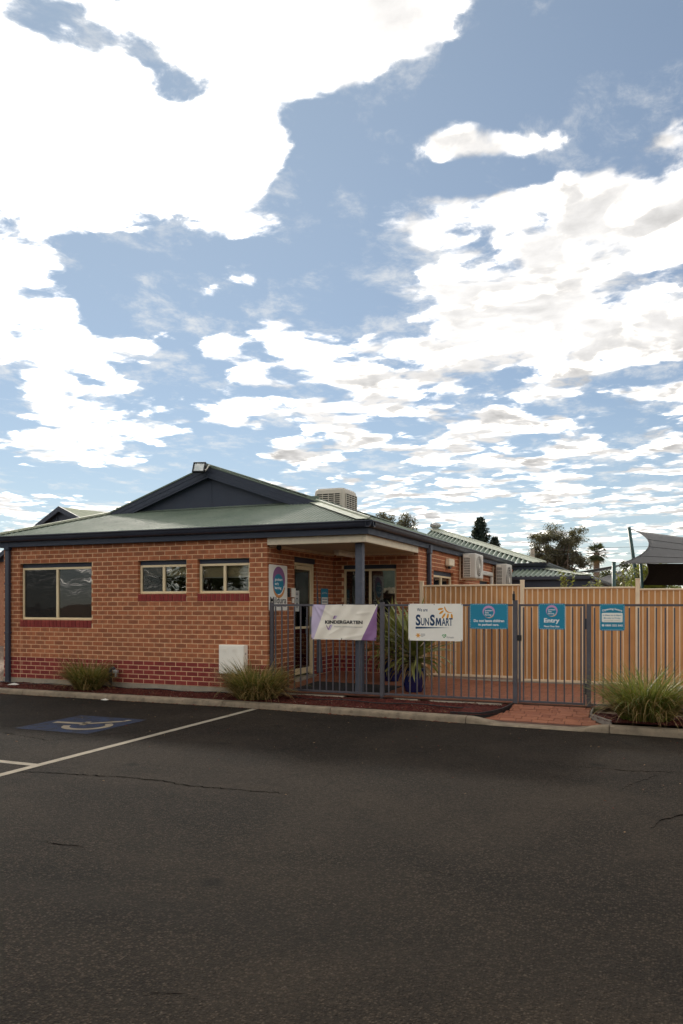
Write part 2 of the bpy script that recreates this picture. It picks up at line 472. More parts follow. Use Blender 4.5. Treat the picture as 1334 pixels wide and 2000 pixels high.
def mk_asphalt():
    g = G('asphalt'); w = g.world()
    st = g.vor(w, 72); sid = g.vor(w, 72, out='Color')
    s1 = g.new('ShaderNodeSeparateColor'); g.L.new(sid, s1.inputs[0])
    fine = g.noise(w, 190, 3, .75); mid = g.noise(w, 22, 5, .65); big = g.noise(w, .45, 6, .62, .8); patch = g.noise(w, 1.9, 6, .68, .5)
    tone = g.math('POWER', s1.outputs[0], 2.2)
    c = g.mix(tone, (.0060, .0045, .0033), (.118, .088, .059))
    c = g.mix(g.mr(s1.outputs[1], .93, .97, 0, .8), c, (.150, .120, .088))          # pale chips
    c = g.mix(g.mr(st, .30, .62, 0, .9), c, (.0060, .0050, .0042))                  # bitumen between stones
    c = g.mix(g.mr(fine, .35, .7, .55, 0), c, (.009, .0075, .0062))
    c = g.mix(g.mr(mid, .32, .72, .0, .30), c, (.013, .011, .0092))
    c = g.mix(g.mr(big, .36, .66, .0, .42), c, (.060, .0455, .032))                # dusty, sun-bleached areas
    c = g.mix(g.mr(patch, .50, .78, 0, .55), c, (.012, .0100, .0084))               # darker re-sealed and oily patches
    # short-bed tyre polish running along the aisle
    tr = g.noise(g.mapped(w, (.10, 1.6, 1)), 1.0, 4, .6)
    c = g.mix(g.mr(tr, .52, .70, 0, .28), c, (.020, .0172, .0145))
    sp = g.vor(w, .85); spn = g.noise(w, 9, 3, .6)
    c = g.mix(g.mr(g.math('ADD', sp, g.math('MULTIPLY', spn, .10)), .085, .14, .7, 0), c, (.007, .006, .0055))
    fr = g.noise(w, 34, 8, .82)
    c = g.mix(g.mr(fr, .30, .56, .75, 0), c, (.0070, .0058, .0048))
    c = g.mix(g.mr(fr, .56, .78, 0, .45), c, (.076, .060, .043))
    h = g.math('ADD', g.mr(st, 0, .55, 1, 0), g.math('MULTIPLY', fine, .6))
    g.bump(h, .9, .010)
    return g.fin(c, .95, 0, .10)
M_['asphalt'] = mk_asphalt()
def mk_paint(name, col, wear, under=(.026, .022, .018)):
    g = G(name); w = g.world()
    f = g.math('ADD', g.math('MULTIPLY', g.noise(w, 150, 4, .75), .6), g.math('MULTIPLY', g.noise(w, 6, 4, .6), .45))
    c = g.mix(g.mr(f, .5 - wear, .66 - wear, 0, 1), col, tuple(k * .75 for k in col))
    c = g.mix(g.mr(f, .64 - wear, .74 - wear, 0, .85), c, under)
    g.bump(g.math('ADD', g.mr(g.vor(w, 105), 0, .5, 1, 0), g.noise(w, 260, 3, .7)), .6, .006)
    return g.fin(c, .9, 0, .15)
M_['linepaint'] = mk_paint('line_paint', (.31, .27, .21), .03)
M_['bluepaint'] = mk_paint('blue_road_paint', (.026, .038, .078), .14)
M_['sympaint'] = mk_paint('symbol_paint', (.27, .225, .16), .04)
def mk_mulch():
    g = G('red_mulch'); w = g.world()
    v = g.vor(w, 38, out='Color'); s = g.new('ShaderNodeSeparateColor'); g.L.new(v, s.inputs[0])
    c = g.mix(s.outputs[0], (.040, .010, .008), (.125, .028, .020))
    c = g.mix(g.mr(g.noise(w, 30, 5, .7), .62, .8, 0, .5), c, (.20, .12, .07))
    g.bump(g.noise(w, 45, 4, .7), 1.0, .02)
    return g.fin(c, .95, 0, .2)
M_['mulch'] = mk_mulch()
def mk_chip():
    g = G('mulch_chip')
    a = g.new('ShaderNodeAttribute', attribute_name='rnd').outputs['Fac']
    r = g.new('ShaderNodeValToRGB'); g.L.new(a, r.inputs[0]); r.color_ramp.interpolation = 'LINEAR'
    els = r.color_ramp.elements
    els[0].position = 0; els[0].color = (.030, .008, .007, 1); els[1].position = .6; els[1].color = (.125, .028, .020, 1)
    e = els.new(.85); e.color = (.10, .045, .026, 1); e = els.new(.97); e.color = (.24, .15, .08, 1); e = els.new(1.0); e.color = (.5, .46, .38, 1)
    return g.fin(r.outputs[0], .9, 0, .2)
M_['chip'] = mk_chip()
def mk_paver():
    g = G('red_paver'); w = g.world()
    oi = g.new('ShaderNodeObjectInfo').outputs['Random']
    at = g.new('ShaderNodeAttribute', attribute_name='rnd').outputs['Fac']
    f = g.math('FRACT', g.math('ADD', oi, at))
    c = g.mix(f, (.225, .080, .042), (.305, .120, .065))
    c = g.mix(g.mr(g.noise(w, 4, 5, .65), .4, .8, 0, .55), c, (.20, .075, .05))
    c = g.mix(g.mr(g.noise(w, 60, 4, .7), .6, .75, 0, .3), c, (.45, .25, .16))
    g.bump(g.noise(w, 120, 4, .7), .4, .004)
    return g.fin(c, .85, 0, .3)
M_['paver'] = mk_paver()
M_['joint'] = plain('paver_joint', (.10, .048, .032), .95, .3, 12, .4, 120)
M_['crack'] = plain('crack', (.002, .0018, .0016), 1.0, .3, 20, spec=0.0)
M_['leafdark'] = leafmat('gum_leaf', (.028, .038, .018), (.070, .078, .036), .5, .25, 1.5)
M_['leafgrey'] = leafmat('olive_grey_leaf', (.052, .048, .034), (.115, .102, .072), .55, .25, 1.5)
M_['conifer'] = leafmat('conifer_leaf', (.006, .018, .014), (.018, .040, .028), .6, .1, 2)
M_['leafbright'] = leafmat('citrus_leaf', (.10, .15, .02), (.25, .26, .04), .35, .4, 4)
M_['palm'] = leafmat('palm_leaf', (.018, .032, .016), (.050, .068, .030), .5, .2, 3)
M_['blade'] = leafmat('grass_blade', (.050, .085, .012), (.190, .215, .045), .34, .4, 9)
M_['bladedark'] = leafmat('dark_grass_blade', (.034, .050, .010), (.165, .155, .036), .36, .35, 9)
M_['dry'] = leafmat('dry_grass_blade', (.26, .155, .050), (.55, .38, .165), .55, .3, 11)
M_['strap'] = leafmat('strap_leaf', (.12, .150, .030), (.30, .29, .095), .35, .25, 5)
M_['strapdry'] = leafmat('dead_strap_leaf', (.20, .12, .05), (.33, .22, .10), .6, .2, 5)

# ============================================================ the setting
def asph(x):                                   # the car park falls slightly to the right
    return -.19 - .010 * max(0.0, min(x, 20.0))
def struct(o):
    o['kind'] = 'structure'
    return o
def sheet(name, x0, x1, y0, y1, nx, ny, fz, mat, parent=None):
    b = MB()
    for j in range(ny + 1):
        for i in range(nx + 1):
            x = x0 + (x1 - x0) * i / nx; y = y0 + (y1 - y0) * j / ny
            b.v.append((x, y, fz(x, y)))
    b.f = [(j * (nx + 1) + i, j * (nx + 1) + i + 1, (j + 1) * (nx + 1) + i + 1, (j + 1) * (nx + 1) + i) for j in range(ny) for i in range(nx)]
    return b.build(name, mat, parent, smooth=True)
struct(sheet('ground', -700, 700, -700, 700, 4, 4, lambda x, y: -.62, M_['soil']))
asphalt = struct(sheet('car_park', -40, 40, -45, -.93, 80, 4, lambda x, y: asph(x), M_['asphalt']))
struct(sheet('yard', -30, 60, -.12, 75, 4, 4, lambda x, y: -.10 if y < 1 else -.10, M_['soil']))

def crack(pts, w):
    rng = random.Random(int(pts[0][0] * 1000))
    fine = []
    for (a, b) in zip(pts, pts[1:]):
        n = max(3, int(math.dist(a, b) / .035))
        for i in range(n):
            t = i / n
            fine.append((a[0] + (b[0] - a[0]) * t + rng.uniform(-.012, .012), a[1] + (b[1] - a[1]) * t + rng.uniform(-.022, .022)))
    fine.append(pts[-1])
    b = MB(); n = len(fine)
    for i, (x, y) in enumerate(fine):
        k = w * rng.uniform(.25, 1.3) * (1 if 2 < i < n - 3 else .3)
        z = asph(x) + .0035
        b.v += [(x, y - k, z), (x, y + k, z)]
    b.f = [(2 * i, 2 * i + 2, 2 * i + 3, 2 * i + 1) for i in range(n - 1)]
    return b.build('crack', M_['crack'], asphalt)
crack([(.30, -6.10), (1.48, -5.83), (1.95, -5.80), (2.26, -5.87), (2.62, -5.82), (3.30, -5.75)], .0075)
crack([(2.25, -7.72), (2.45, -7.69), (2.66, -7.69)], .0075)
crack([(6.02, -4.40), (6.15, -3.95), (6.25, -3.75), (6.37, -3.43)], .0085)
crack([(5.55, -3.42), (6.1, -3.40), (6.62, -3.26)], .0075)
crack([(6.28, -5.65), (6.36, -5.35), (6.42, -5.20), (6.60, -4.93)], .011)
crack([(-1.9, -4.3), (-.6, -4.6), (.1, -3.5), (.4, -3.2), (.9, -2.5), (1.4, -2.2)], .007)
crack([(4.2, -9.2), (4.36, -9.12), (4.5, -9.13)], .003)
crack([(4.9, -7.2), (5.05, -7.16), (5.15, -7.17)], .007)

def flat(name, poly, mat, dz, label=None, cat=None, parent=None):
    b = MB(); b.add([(x, y, asph(x) + dz) for x, y in poly], [tuple(range(len(poly)))])
    o = b.build(name, mat, parent)
    fixnormals(o)
    return o
pk = thing('bay_line', (.36, -3.6, -.19), 'long worn white line dividing the accessible parking bay from the driveway', 'road marking')
flat('long_stripe', [(.31, -9.2), (.41, -9.2), (.395, -1.06), (.295, -1.06)], M_['linepaint'], .004, parent=pk)
flat('cross_stripe', [(-5.5, -5.82), (.312, -5.82), (.312, -5.72), (-5.5, -5.72)], M_['linepaint'], .0042, parent=pk)
wc = thing('accessible_parking_symbol', (-1.1, -3.4, -.19), 'blue painted square with a cream wheelchair symbol on the asphalt', 'road marking')
flat('blue_square', [(-1.74, -4.04), (-.49, -4.04), (-.52, -2.73), (-1.73, -2.73)], M_['bluepaint'], .004, parent=wc)
def stroke(pts, w, name):
    b = MB(); n = len(pts)
    for i, (x, y) in enumerate(pts):
        a = pts[max(i - 1, 0)]; c = pts[min(i + 1, n - 1)]
        d = Vector((c[0] - a[0], c[1] - a[1], 0)).normalized(); q = Vector((-d.y, d.x, 0)) * w
        b.v += [(x + q.x, y + q.y, asph(x) + .008), (x - q.x, y - q.y, asph(x) + .008)]
    b.f = [(2 * i, 2 * i + 1, 2 * i + 3, 2 * i + 2) for i in range(n - 1)]
    return fixnormals(b.build(name, M_['sympaint'], wc))
stroke([(-1.60, -3.42), (-1.08, -3.37)], .062, 'figure_back')
stroke([(-1.16, -3.22), (-1.05, -3.50)], .04, 'figure_arm')
stroke([(-1.08, -3.37), (-.93, -3.22), (-.72, -2.98)], .05, 'figure_leg')
stroke([(-.745, -3.0), (-.715, -2.87)], .035, 'figure_foot')
arc = []
for k in range(25):
    a = R(195 + k * 225 / 24)
    arc.append((-.93 + .29 * math.cos(a), -3.52 + .29 * math.sin(a)))
stroke(arc, .052, 'wheel')

# kerb of separate cast lengths
def kz(x):                                      # kerb top: dips at the ramp, falls to the right
    base = -.105 - .008 * max(0, x)
    def dip(t): return t * t * (3 - 2 * t)
    if 3.78 < x < 4.35: f = dip((x - 3.78) / .57)
    elif 4.35 <= x <= 5.22: f = 1
    elif 5.22 < x < 5.75: f = 1 - dip((x - 5.22) / .53)
    else: f = 0
    return base + ((asph(x) + .022) - base) * f
kerb = thing('kerb', (0, -1, -.19), 'tan concrete kerb along the garden bed, dipping at the brick ramp', 'kerb')
JX = [-9.0, -6.6, -4.6, -2.65, -.30, 1.64, 3.78, 5.745, 7.9, 10.0]
for a, c in zip(JX, JX[1:]):
    b = MB()
    n = max(4, int((c - a) / .07))
    for i in range(n + 1):
        x = a + .006 + (c - a - .012) * i / n
        z = kz(x); g0 = asph(x) - .06
        prof = [(-1.035, g0), (-1.02, z - .035), (-1.008, z - .010), (-.985, z), (-.87, z + .004), (-.858, z - .004), (-.855, g0)]
        if z - asph(x) < .05:
            prof = [(-1.06, g0), (-1.055, asph(x) + .004), (-1.03, z - .004), (-.985, z), (-.87, z + .008), (-.858, z - .004), (-.855, g0)]
        b.v += [(x, y, q) for y, q in prof]
    m = 7
    for i in range(n):
        for k in range(m - 1):
            b.f.append((i * m + k, (i + 1) * m + k, (i + 1) * m + k + 1, i * m + k + 1))
    b.f += [tuple(range(m)), tuple(n * m + k for k in range(m - 1, -1, -1))]
    o = b.build('kerb_block', M_['kerb'], kerb)
    fixnormals(o)

# garden beds of red mulch
def bedz(x, y):
    k = math.sin(x * 3.1) * math.sin(y * 7 + x) * .012 + math.sin(x * 11 + y * 5) * .006
    if x > .1 and y > -.16: return -.068 + k * .6 - .04 * max(0, -(y + .06))
    return max(kz(x) + .006 + k * .5 if y < -.80 else -9, -.112 - .006 * max(0, x) + k + .02 * min(1, (y + .9)))
def inbed(x, y):
    if y > -.03 and x < 0: return False
    if x < 3.6: return True
    if x < 4.25: return y > -.86 + (x - 3.6) * .9 and not (x > 4.17 and y < -.3)
    if x < 5.44: return False
    return y > -.40 - (x - 5.44) * 1.55 or x > 5.74
left = thing('garden_bed', (-2, -.5, -.15), 'red bark mulch bed between the kerb and the brick wall', 'garden bed')
right = thing('garden_bed', (6.8, -.5, -.15), 'red mulch bed right of the brick ramp under the large tussock', 'garden bed')
sheet('mulch', -9, 3.6, -.86, .055, 160, 14, bedz, M_['mulch'], left)
bb = MB()
P4 = [(3.6, -.86), (3.95, -.83), (4.12, -.62), (4.20, -.28), (4.26, .055), (3.6, .055)]
bb.add([(x, y, bedz(3.55, y) + (.002 if x > 3.6 else 0)) for x, y in P4], [tuple(range(6))])
bb.build('mulch_corner', M_['mulch'], left)
bb = MB()
P5 = [(5.47, .02), (5.46, -.38), (5.75, -.85), (10, -.86), (10, .02)]
bb.add([(x, y, -.128 + (.006 if y < -.5 else .02)) for x, y in P5], [tuple(range(5))])
bb.build('mulch', M_['mulch'], right)
rng = random.Random(3)
def chips(n, x0, x1, parent):
    b = MB(); rn = []
    for _ in range(n):
        x = rng.uniform(x0, x1); y = rng.uniform(-.85, -.0 if x > 0 else -.04)
        if not inbed(x, y): continue
        z = (bedz(x, y) if x < 4.3 else -.118) + rng.uniform(.0, .012)
        l, w = rng.uniform(.005, .017), rng.uniform(.003, .007)
        a, t = rng.uniform(0, PI), rng.uniform(-.6, .6)
        dx = Vector((math.cos(a), math.sin(a), t)) * l; dy = Vector((-math.sin(a), math.cos(a), rng.uniform(-.8, .8))) * w
        c = Vector((x, y, z)); up = Vector((0, 0, w * .7))
        b.add([c - dx - dy, c + dx - dy * .7, c + dx + dy, c - dx + dy * .8, c + up], [(0, 1, 4), (1, 2, 4), (2, 3, 4), (3, 0, 4)])
        q = rng.random(); q = q * .86 if q < .965 else rng.uniform(.9, 1)
        rn += [q] * 5
    o = b.build('bark_chips', M_['chip'], parent, rnd=rn)
    o['kind'] = 'stuff'
chips(16000, -7.0, 4.25, left)
chips(4200, 5.45, 7.6, right)
# leaf litter blown against the kerb
b = MB(); rn = []
for _ in range(700):
    x = rng.uniform(-6.8, 3.7); y = -1.045 - abs(rng.gauss(0, .035))
    if rng.random() > .35 + .5 * math.sin(x * 2.1) ** 2: continue
    l, w = rng.uniform(.008, .03), rng.uniform(.003, .009); a = rng.uniform(-.6, .6)
    dx = Vector((math.cos(a), math.sin(a), rng.uniform(-.2, .2))) * l; dy = Vector((-math.sin(a), math.cos(a), rng.uniform(-.5, .5))) * w
    c = Vector((x, y, asph(x) + .008))
    b.add([c - dx - dy, c + dx - dy, c + dx + dy, c - dx + dy], [(0, 1, 2, 3)])
    rn += [rng.choice((.55, .62, .8, .9, .96))] * 4
o = b.build('leaf_litter', M_['chip'], None, rnd=rn); tag(o, 'dry leaf litter blown against the foot of the kerb', 'litter', kind='stuff')
b = MB(); rn = []
for _ in range(150):
    x = rng.uniform(-4, 8.5); y = -1.1 - abs(rng.gauss(0, 2.2))
    l, w = rng.uniform(.004, .016), rng.uniform(.002, .007); q = rng.uniform(0, PI)
    dx = Vector((math.cos(q), math.sin(q), rng.uniform(-.2, .2))) * l; dy = Vector((-math.sin(q), math.cos(q), rng.uniform(-.4, .4))) * w
    c = Vector((x, y, asph(x) + .009))
    b.add([c - dx - dy, c + dx - dy * .5, c + dx + dy, c - dx + dy * .6, c + Vector((0, 0, .006))], [(0, 1, 4), (1, 2, 4), (2, 3, 4), (3, 0, 4)])
    rn += [rng.choice((.5, .62, .8, .9, .97, .97))] * 5
o = b.build('grit', M_['chip'], asphalt, rnd=rn); o['kind'] = 'stuff'
o = MB().add([(-2.73, -1.10, asph(0) + .004), (-2.60, -1.13, asph(0) + .004), (-2.56, -1.06, asph(0) + .006), (-2.66, -1.03, asph(0) + .01), (-2.64, -1.08, asph(0) + .03), (-2.60, -1.07, asph(0) + .02)],
             [(0, 1, 4), (1, 5, 4), (1, 2, 5), (2, 3, 5), (3, 4, 5), (3, 0, 4)]).build('paper_scrap', M_['grey'])
tag(o, 'crumpled pale paper scrap on the asphalt at the kerb', 'litter')
o = MB().add([(-5.60, -.42, -.10), (-5.40, -.40, -.10), (-5.35, -.34, -.09), (-5.55, -.34, -.08), (-5.45, -.38, -.06)], [(0, 1, 4), (1, 2, 4), (2, 3, 4), (3, 0, 4)]).build('paper_scrap', M_['grey'])
tag(o, 'flat grey scrap lying in the mulch by the downpipe', 'litter')

# paving: sloping porch floor and the ramp down to the car park
def floorz(x, y):
    t = max(0, min(1, y / 3.0))
    return -.035 + t * max(.03, .135 - .03 * max(0, x))
paving = struct(sheet('paving', -.0, 9.5, .02, 3.06, 40, 12, lambda x, y: floorz(x, y) - .006, M_['joint']))
b = MB(); rn = []
pw, pl = .115, .230
j = 0; y = .06
while y < 3.0:
    x = .005 - (pl / 2 if j % 2 else 0)
    while x < 9.4:
        a, c = max(x, .004) + .004, min(x + pl, 9.4) - .004
        if c - a > .03:
            b.add([(a, y + .004, floorz(a, y)), (c, y + .004, floorz(c, y)), (c, y + pw - .004, floorz(c, y + pw)), (a, y + pw - .004, floorz(a, y + pw))], [(0, 1, 2, 3)])
            rn += [rng.random()] * 4
        x += pl
    y += pw; j += 1
o = b.build('porch_pavers', M_['paver'], paving, rnd=rn); o['kind'] = 'stuff'
ramp = thing('ramp', (4.85, -.4, -.2), 'red brick paver ramp running from the gate down to the car park', 'ramp')
def rampz(x, y):
    t = max(0, min(1, (.06 - y) / .92))
    return -.045 + t * ((asph(x) + .030) + .045)
def rl(y): return 4.27 if y > -.28 else (4.22 if y > -.45 else (4.15 - (-.45 - y) * .75 if y > -.80 else 3.90))
def rr(y): return 5.44 if y > -.38 else 5.44 + (-.38 - y) * .58
nb = 12; bb = MB()
for i in range(nb + 1):
    y = .04 - i * (.90 / nb)
    for k in range(9):
        x = rl(y) + (rr(y) - rl(y)) * k / 8
        bb.v.append((x, y, rampz(x, y) - .008))
bb.f = [(i * 9 + k, (i + 1) * 9 + k, (i + 1) * 9 + k + 1, i * 9 + k + 1) for i in range(nb) for k in range(8)]
bb.build('joint_bed', M_['joint'], ramp)
PAV = {}
def paver_mesh(w, d):
    k = (round(w, 3), round(d, 3))
    if k not in PAV:
        q = MB().cbox(-w / 2, w / 2, -d / 2, d / 2, -.02, 0, .004)
        o = q.build('paver', M_['paver'], None, keep=True)
        PAV[k] = o.data
        bpy.data.objects.remove(o)
    return PAV[k]
def add_paver(x0, x1, y0, y1):
    xm, ym = (x0 + x1) / 2, (y0 + y1) / 2
    o = bpy.data.objects.new('paver', paver_mesh(x1 - x0 - .007, y1 - y0 - .007))
    place(o, (xm, ym, rampz(xm, ym) + rng.uniform(-.0015, .0035)), ramp)
    sl = (rampz(xm, ym + .05) - rampz(xm, ym - .05)) / .1
    o.rotation_euler = (math.atan(sl) + rng.uniform(-.012, .012), rng.uniform(-.012, .012), rng.uniform(-.015, .015))
y = .04; j = 0
while y - .115 > -.87:
    # rows alternate stretchers, headers in pairs and a row of two-by-two
    yl = y - .0575
    if j % 3 == 1: step = [.115, .230, .230]
    elif j % 3 == 2: step = [.230, .230, .115]
    else: step = [.230]
    x = 3.75 + (.07 if j % 2 else 0); k = j
    while x < 5.75:
        w = step[k % len(step)]; k += 1
        a, c = max(x, rl(yl) + .004), min(x + w, rr(yl) - .004)
        if c - a > .03: add_paver(a, c, y - .115, y)
        x += w
    y -= .115; j += 1

# concrete footing under the fence and along the wall
fo = thing('fence_footing', (2.1, .07, -.16), 'broken concrete footing showing under the charcoal fence', 'footing')
for a, c, z in ((.25, 1.45, -.052), (2.35, 2.75, -.05), (2.95, 4.1, -.052)):
    MB().cbox(a, c, -.03, .16, -.16, z, .006).build('slab', M_['concrete'], fo)

# drip pipe along the bed, plastic edging at the ramp
b = MB(); pts = []
for i in range(90):
    x = -6.3 + i * .115
    y = -.10 - (.05 if x < -4 else 0) + .03 * math.sin(x * 1.3) - (.22 if x > .5 else 0) * min(1, max(0, (x - .2)))
    pts.append((x, y, -.085 + .012 * math.sin(x * 5)))
b.tube([q for q in pts if q[0] < 3.75], .0095, 6)
o = b.build('drip_pipe', M_['black'], None, True); tag(o, 'thin black irrigation pipe lying along the mulch bed', 'pipe')
def edging(pts, h, th, mat, name, label):
    b = MB(); n = len(pts)
    for i, (x, y, z) in enumerate(pts):
        a = pts[max(i - 1, 0)]; c = pts[min(i + 1, n - 1)]
        d = Vector((c[0] - a[0], c[1] - a[1], 0)).normalized(); q = Vector((-d.y, d.x, 0)) * th / 2
        b.v += [(x + q.x, y + q.y, z - .05), (x - q.x, y - q.y, z - .05), (x - q.x, y - q.y, z + h), (x + q.x, y + q.y, z + h)]
    for i in range(n - 1):
        for k in range(4):
            b.f.append((4 * i + k, 4 * i + (k + 1) % 4, 4 * i + 4 + (k + 1) % 4, 4 * i + 4 + k))
    b.f += [(0, 1, 2, 3), (4 * n - 1, 4 * n - 2, 4 * n - 3, 4 * n - 4)]
    o = fixnormals(b.build(name, mat)); tag(o, label, 'edging')
edging([(4.28, .03, -.06), (4.22, -.28, -.09), (4.18, -.42, -.10), (4.08, -.60, -.115), (3.93, -.78, -.13), (3.70, -.82, -.13), (3.5, -.83, -.13)], .035, .022, M_['black'], 'garden_edging', 'curved black plastic edging left of the brick ramp')
edging([(5.46, .03, -.08), (5.455, -.38, -.11), (5.60, -.60, -.125), (5.76, -.84, -.135)], .035, .018, M_['timber'], 'garden_edging', 'weathered grey edging strip right of the brick ramp')

# ============================================================ the childcare building
B = thing('childcare_centre', (-2, 2, -.1), 'low red brick childcare building with navy gable and green corrugated roof', 'building')
CH = .086                                           # brick course
def project(pt):
    d = Vector(pt) - CAM
    c, s = math.cos(R(22.4)), math.sin(R(22.4))
    w = -s * d.x + c * d.y
    return (667 + 1500 * (c * d.x + s * d.y) / w, 1181 - 1500 * d.z / w)
ALL = []                                            # every brick: (wall part, origin, axis, normal, s0, s1, z0, z1, dark)
def lay(wall, o, ax, nm, L, c0, c1, openings, cuts, even0, odd0):
    """running bond: even0 / odd0 = where the first brick of an even / odd course starts"""
    for k in range(c0, c1):
        z0 = k * CH + .006; z1 = (k + 1) * CH - .006
        zm = (z0 + z1) / 2
        s = even0 if k % 2 == 0 else odd0
        while s < L - .02:
            segs = [(max(s, 0 if s < 0 else s), min(s + .2275, L))]
            for (a, b, q0, q1) in openings:
                if q0 < zm < q1:
                    ns = []
                    for (x0, x1) in segs:
                        if x1 <= a or x0 >= b: ns.append((x0, x1))
                        else:
                            if a - x0 > .02: ns.append((x0, a))
                            if x1 - b > .02: ns.append((b, x1))
                    segs = ns
            for cpos in cuts:
                ns = []
                for (x0, x1) in segs:
                    if x0 < cpos - .01 and x1 > cpos + .01: ns += [(x0, cpos - .005), (cpos + .005, x1)]
                    else: ns.append((x0, x1))
                segs = ns
            for (x0, x1) in segs:
                if x1 - x0 > .02: ALL.append((wall, o, ax, nm, x0, x1, z0, z1, k < 5))
            s += .24
def core(name, o, ax, nm, L, z1, openings, depth=.10):
    """mortar body of a wall with its openings cut through"""
    o, ax, nm = Vector(o), Vector(ax), Vector(nm)
    xs = sorted({0, L} | {v for q in openings for v in q[:2]}); zs = sorted({0, z1} | {v for q in openings for v in q[2:]})
    def solid(i, j):
        if i < 0 or j < 0 or i >= len(xs) - 1 or j >= len(zs) - 1: return False
        xm, zm = (xs[i] + xs[i + 1]) / 2, (zs[j] + zs[j + 1]) / 2
        return not any(a < xm < b and c < zm < d for a, b, c, d in openings)
    b = MB()
    def P(s, z, d): return o + ax * s - nm * d + Vector((0, 0, z))
    f, k = .0035, depth
    for i in range(len(xs) - 1):
        for j in range(len(zs) - 1):
            if not solid(i, j): continue
            a, c, p, q = xs[i], xs[i + 1], zs[j], zs[j + 1]
            e = .004
            a2 = a if solid(i - 1, j) else a + (e if i > 0 else .008); c2 = c if solid(i + 1, j) else c - e
            b.add([P(a2, p, f), P(c2, p, f), P(c2, q, f), P(a2, q, f)], [(0, 1, 2, 3)])
            b.add([P(a2, p, k), P(c2, p, k), P(c2, q, k), P(a2, q, k)], [(3, 2, 1, 0)])
            if not solid(i - 1, j): b.add([P(a2, p, f), P(a2, q, f), P(a2, q, k), P(a2, p, k)], [(0, 1, 2, 3)])
            if not solid(i + 1, j): b.add([P(c2, p, f), P(c2, q, f), P(c2, q, k), P(c2, p, k)], [(3, 2, 1, 0)])
            if not solid(i, j - 1): b.add([P(a2, p, f), P(c2, p, f), P(c2, p, k), P(a2, p, k)], [(3, 2, 1, 0)])
            if not solid(i, j + 1): b.add([P(a2, q, f), P(c2, q, f), P(c2, q, k), P(a2, q, k)], [(0, 1, 2, 3)])
    return b.build(name, M_['mortar'], B)
WH = 31 * CH
LF = 6.12
# front wall, laid from its right-hand corner leftwards
OF = [(3.86, 5.68, 12 * CH, 27 * CH), (1.68, 2.76, 18 * CH, 27 * CH), (.36, 1.44, 18 * CH, 27 * CH)]
wf = core('front_wall', (0, 0, 0), (-1, 0, 0), (0, -1, 0), LF, WH, OF)
lay(wf, (0, 0, 0), (-1, 0, 0), (0, -1, 0), LF, 0, 31, OF, [.36, 5.68], 0.0, .12)
# porch side wall
OS = [(1.10, 2.08, .0, 28 * CH)]
ws = core('porch_side_wall', (0, 0, 0), (0, 1, 0), (1, 0, 0), 3.0, WH, OS)
lay(ws, (0, 0, 0), (0, 1, 0), (1, 0, 0), 2.995, 0, 31, OS, [], .12, 0.0)
# recessed porch wall, laid from its right-hand corner leftwards
OR = [(.47, 1.66, 10 * CH, 27 * CH)]
wr = core('recessed_wall', (1.86, 3.0, 0), (-1, 0, 0), (0, -1, 0), 1.86, WH, OR)
lay(wr, (1.86, 3.0, 0), (-1, 0, 0), (0, -1, 0), 1.855, 0, 31, OR, [], 0.0, .12)
# long right-hand wall
OT = [(1.15, 2.92, 14 * CH, 26 * CH + .02), (5.8, 7.1, 14 * CH, 25 * CH)]
wt = core('side_wall', (1.86, 3.0, 0), (0, 1, 0), (1, 0, 0), 11.0, WH, OT)
lay(wt, (1.86, 3.0, 0), (0, 1, 0), (1, 0, 0), 11.0, 12, 31, OT, [], .12, 0.0)
b = MB().box(-6.12, -6.02, .1, 14, 0, WH).box(-6.1, 1.8, 14.0, 14.1, 0, WH)
b.build('rear_walls', M_['mortar'], B)
# the left flank shows its brick ends at the corner
lay(wf, (-6.12, 0, 0), (0, 1, 0), (-1, 0, 0), 2.4, 0, 31, [], [], .12, .12)

def brick_geo(w, h, d=.098, c=.0022):
    """front face with chamfered arris and four returns"""
    x, z = w / 2, h / 2
    v = [(-x + c, 0, -z + c), (x - c, 0, -z + c), (x - c, 0, z - c), (-x + c, 0, z - c),
         (-x, c, -z), (x, c, -z), (x, c, z), (-x, c, z), (-x, d, -z), (x, d, -z), (x, d, z), (-x, d, z)]
    f = [(0, 1, 2, 3)] + [(4 + i, 4 + (i + 1) % 4, (i + 1) % 4, i) for i in range(4)] + [(8 + i, 8 + (i + 1) % 4, 4 + (i + 1) % 4, 4 + i) for i in range(4)]
    uv = [((q[0] + x) / (2 * x) * (w / .23), (q[2] + z) / (2 * z)) for q in v]
    uv = [(a + (.4 if i > 7 else 0), b_) for i, (a, b_) in enumerate(uv)]
    return v, f, uv
area = []
for i, q in enumerate(ALL):
    wall, o, ax, nm, s0, s1, z0, z1, dk = q
    o, ax = Vector(o), Vector(ax)
    a = project(o + ax * s0 + Vector((0, 0, z0))); c = project(o + ax * s1 + Vector((0, 0, z1)))
    ar = abs(a[0] - c[0]) * abs(a[1] - c[1])
    vis = not (wall is wt or nm == (-1, 0, 0)) and 0 < a[0] < 1334
    if wall is wr and z1 < 1.5: vis = False
    if wall is ws and (z1 < 1.5 and s0 > .8): vis = False
    area.append((-ar if vis else 0, i))
area.sort()
single = {i for _, i in area[:300]}
BM = {}
def brick_mesh(w, dk, var):
    key = (round(w, 3), dk, var)
    if key not in BM:
        v, f, uv = brick_geo(w, CH - .012)
        mb = MB(); mb.v, mb.f = v, f
        o = mb.build('brick', M_['dbrick' if dk else 'brick'], None, uv=uv, rnd=[(var + .5) / 24 + w] * len(v), keep=True)
        BM[key] = o.data
        bpy.data.objects.remove(o)
    return BM[key]
rb = random.Random(11)
joined = {}
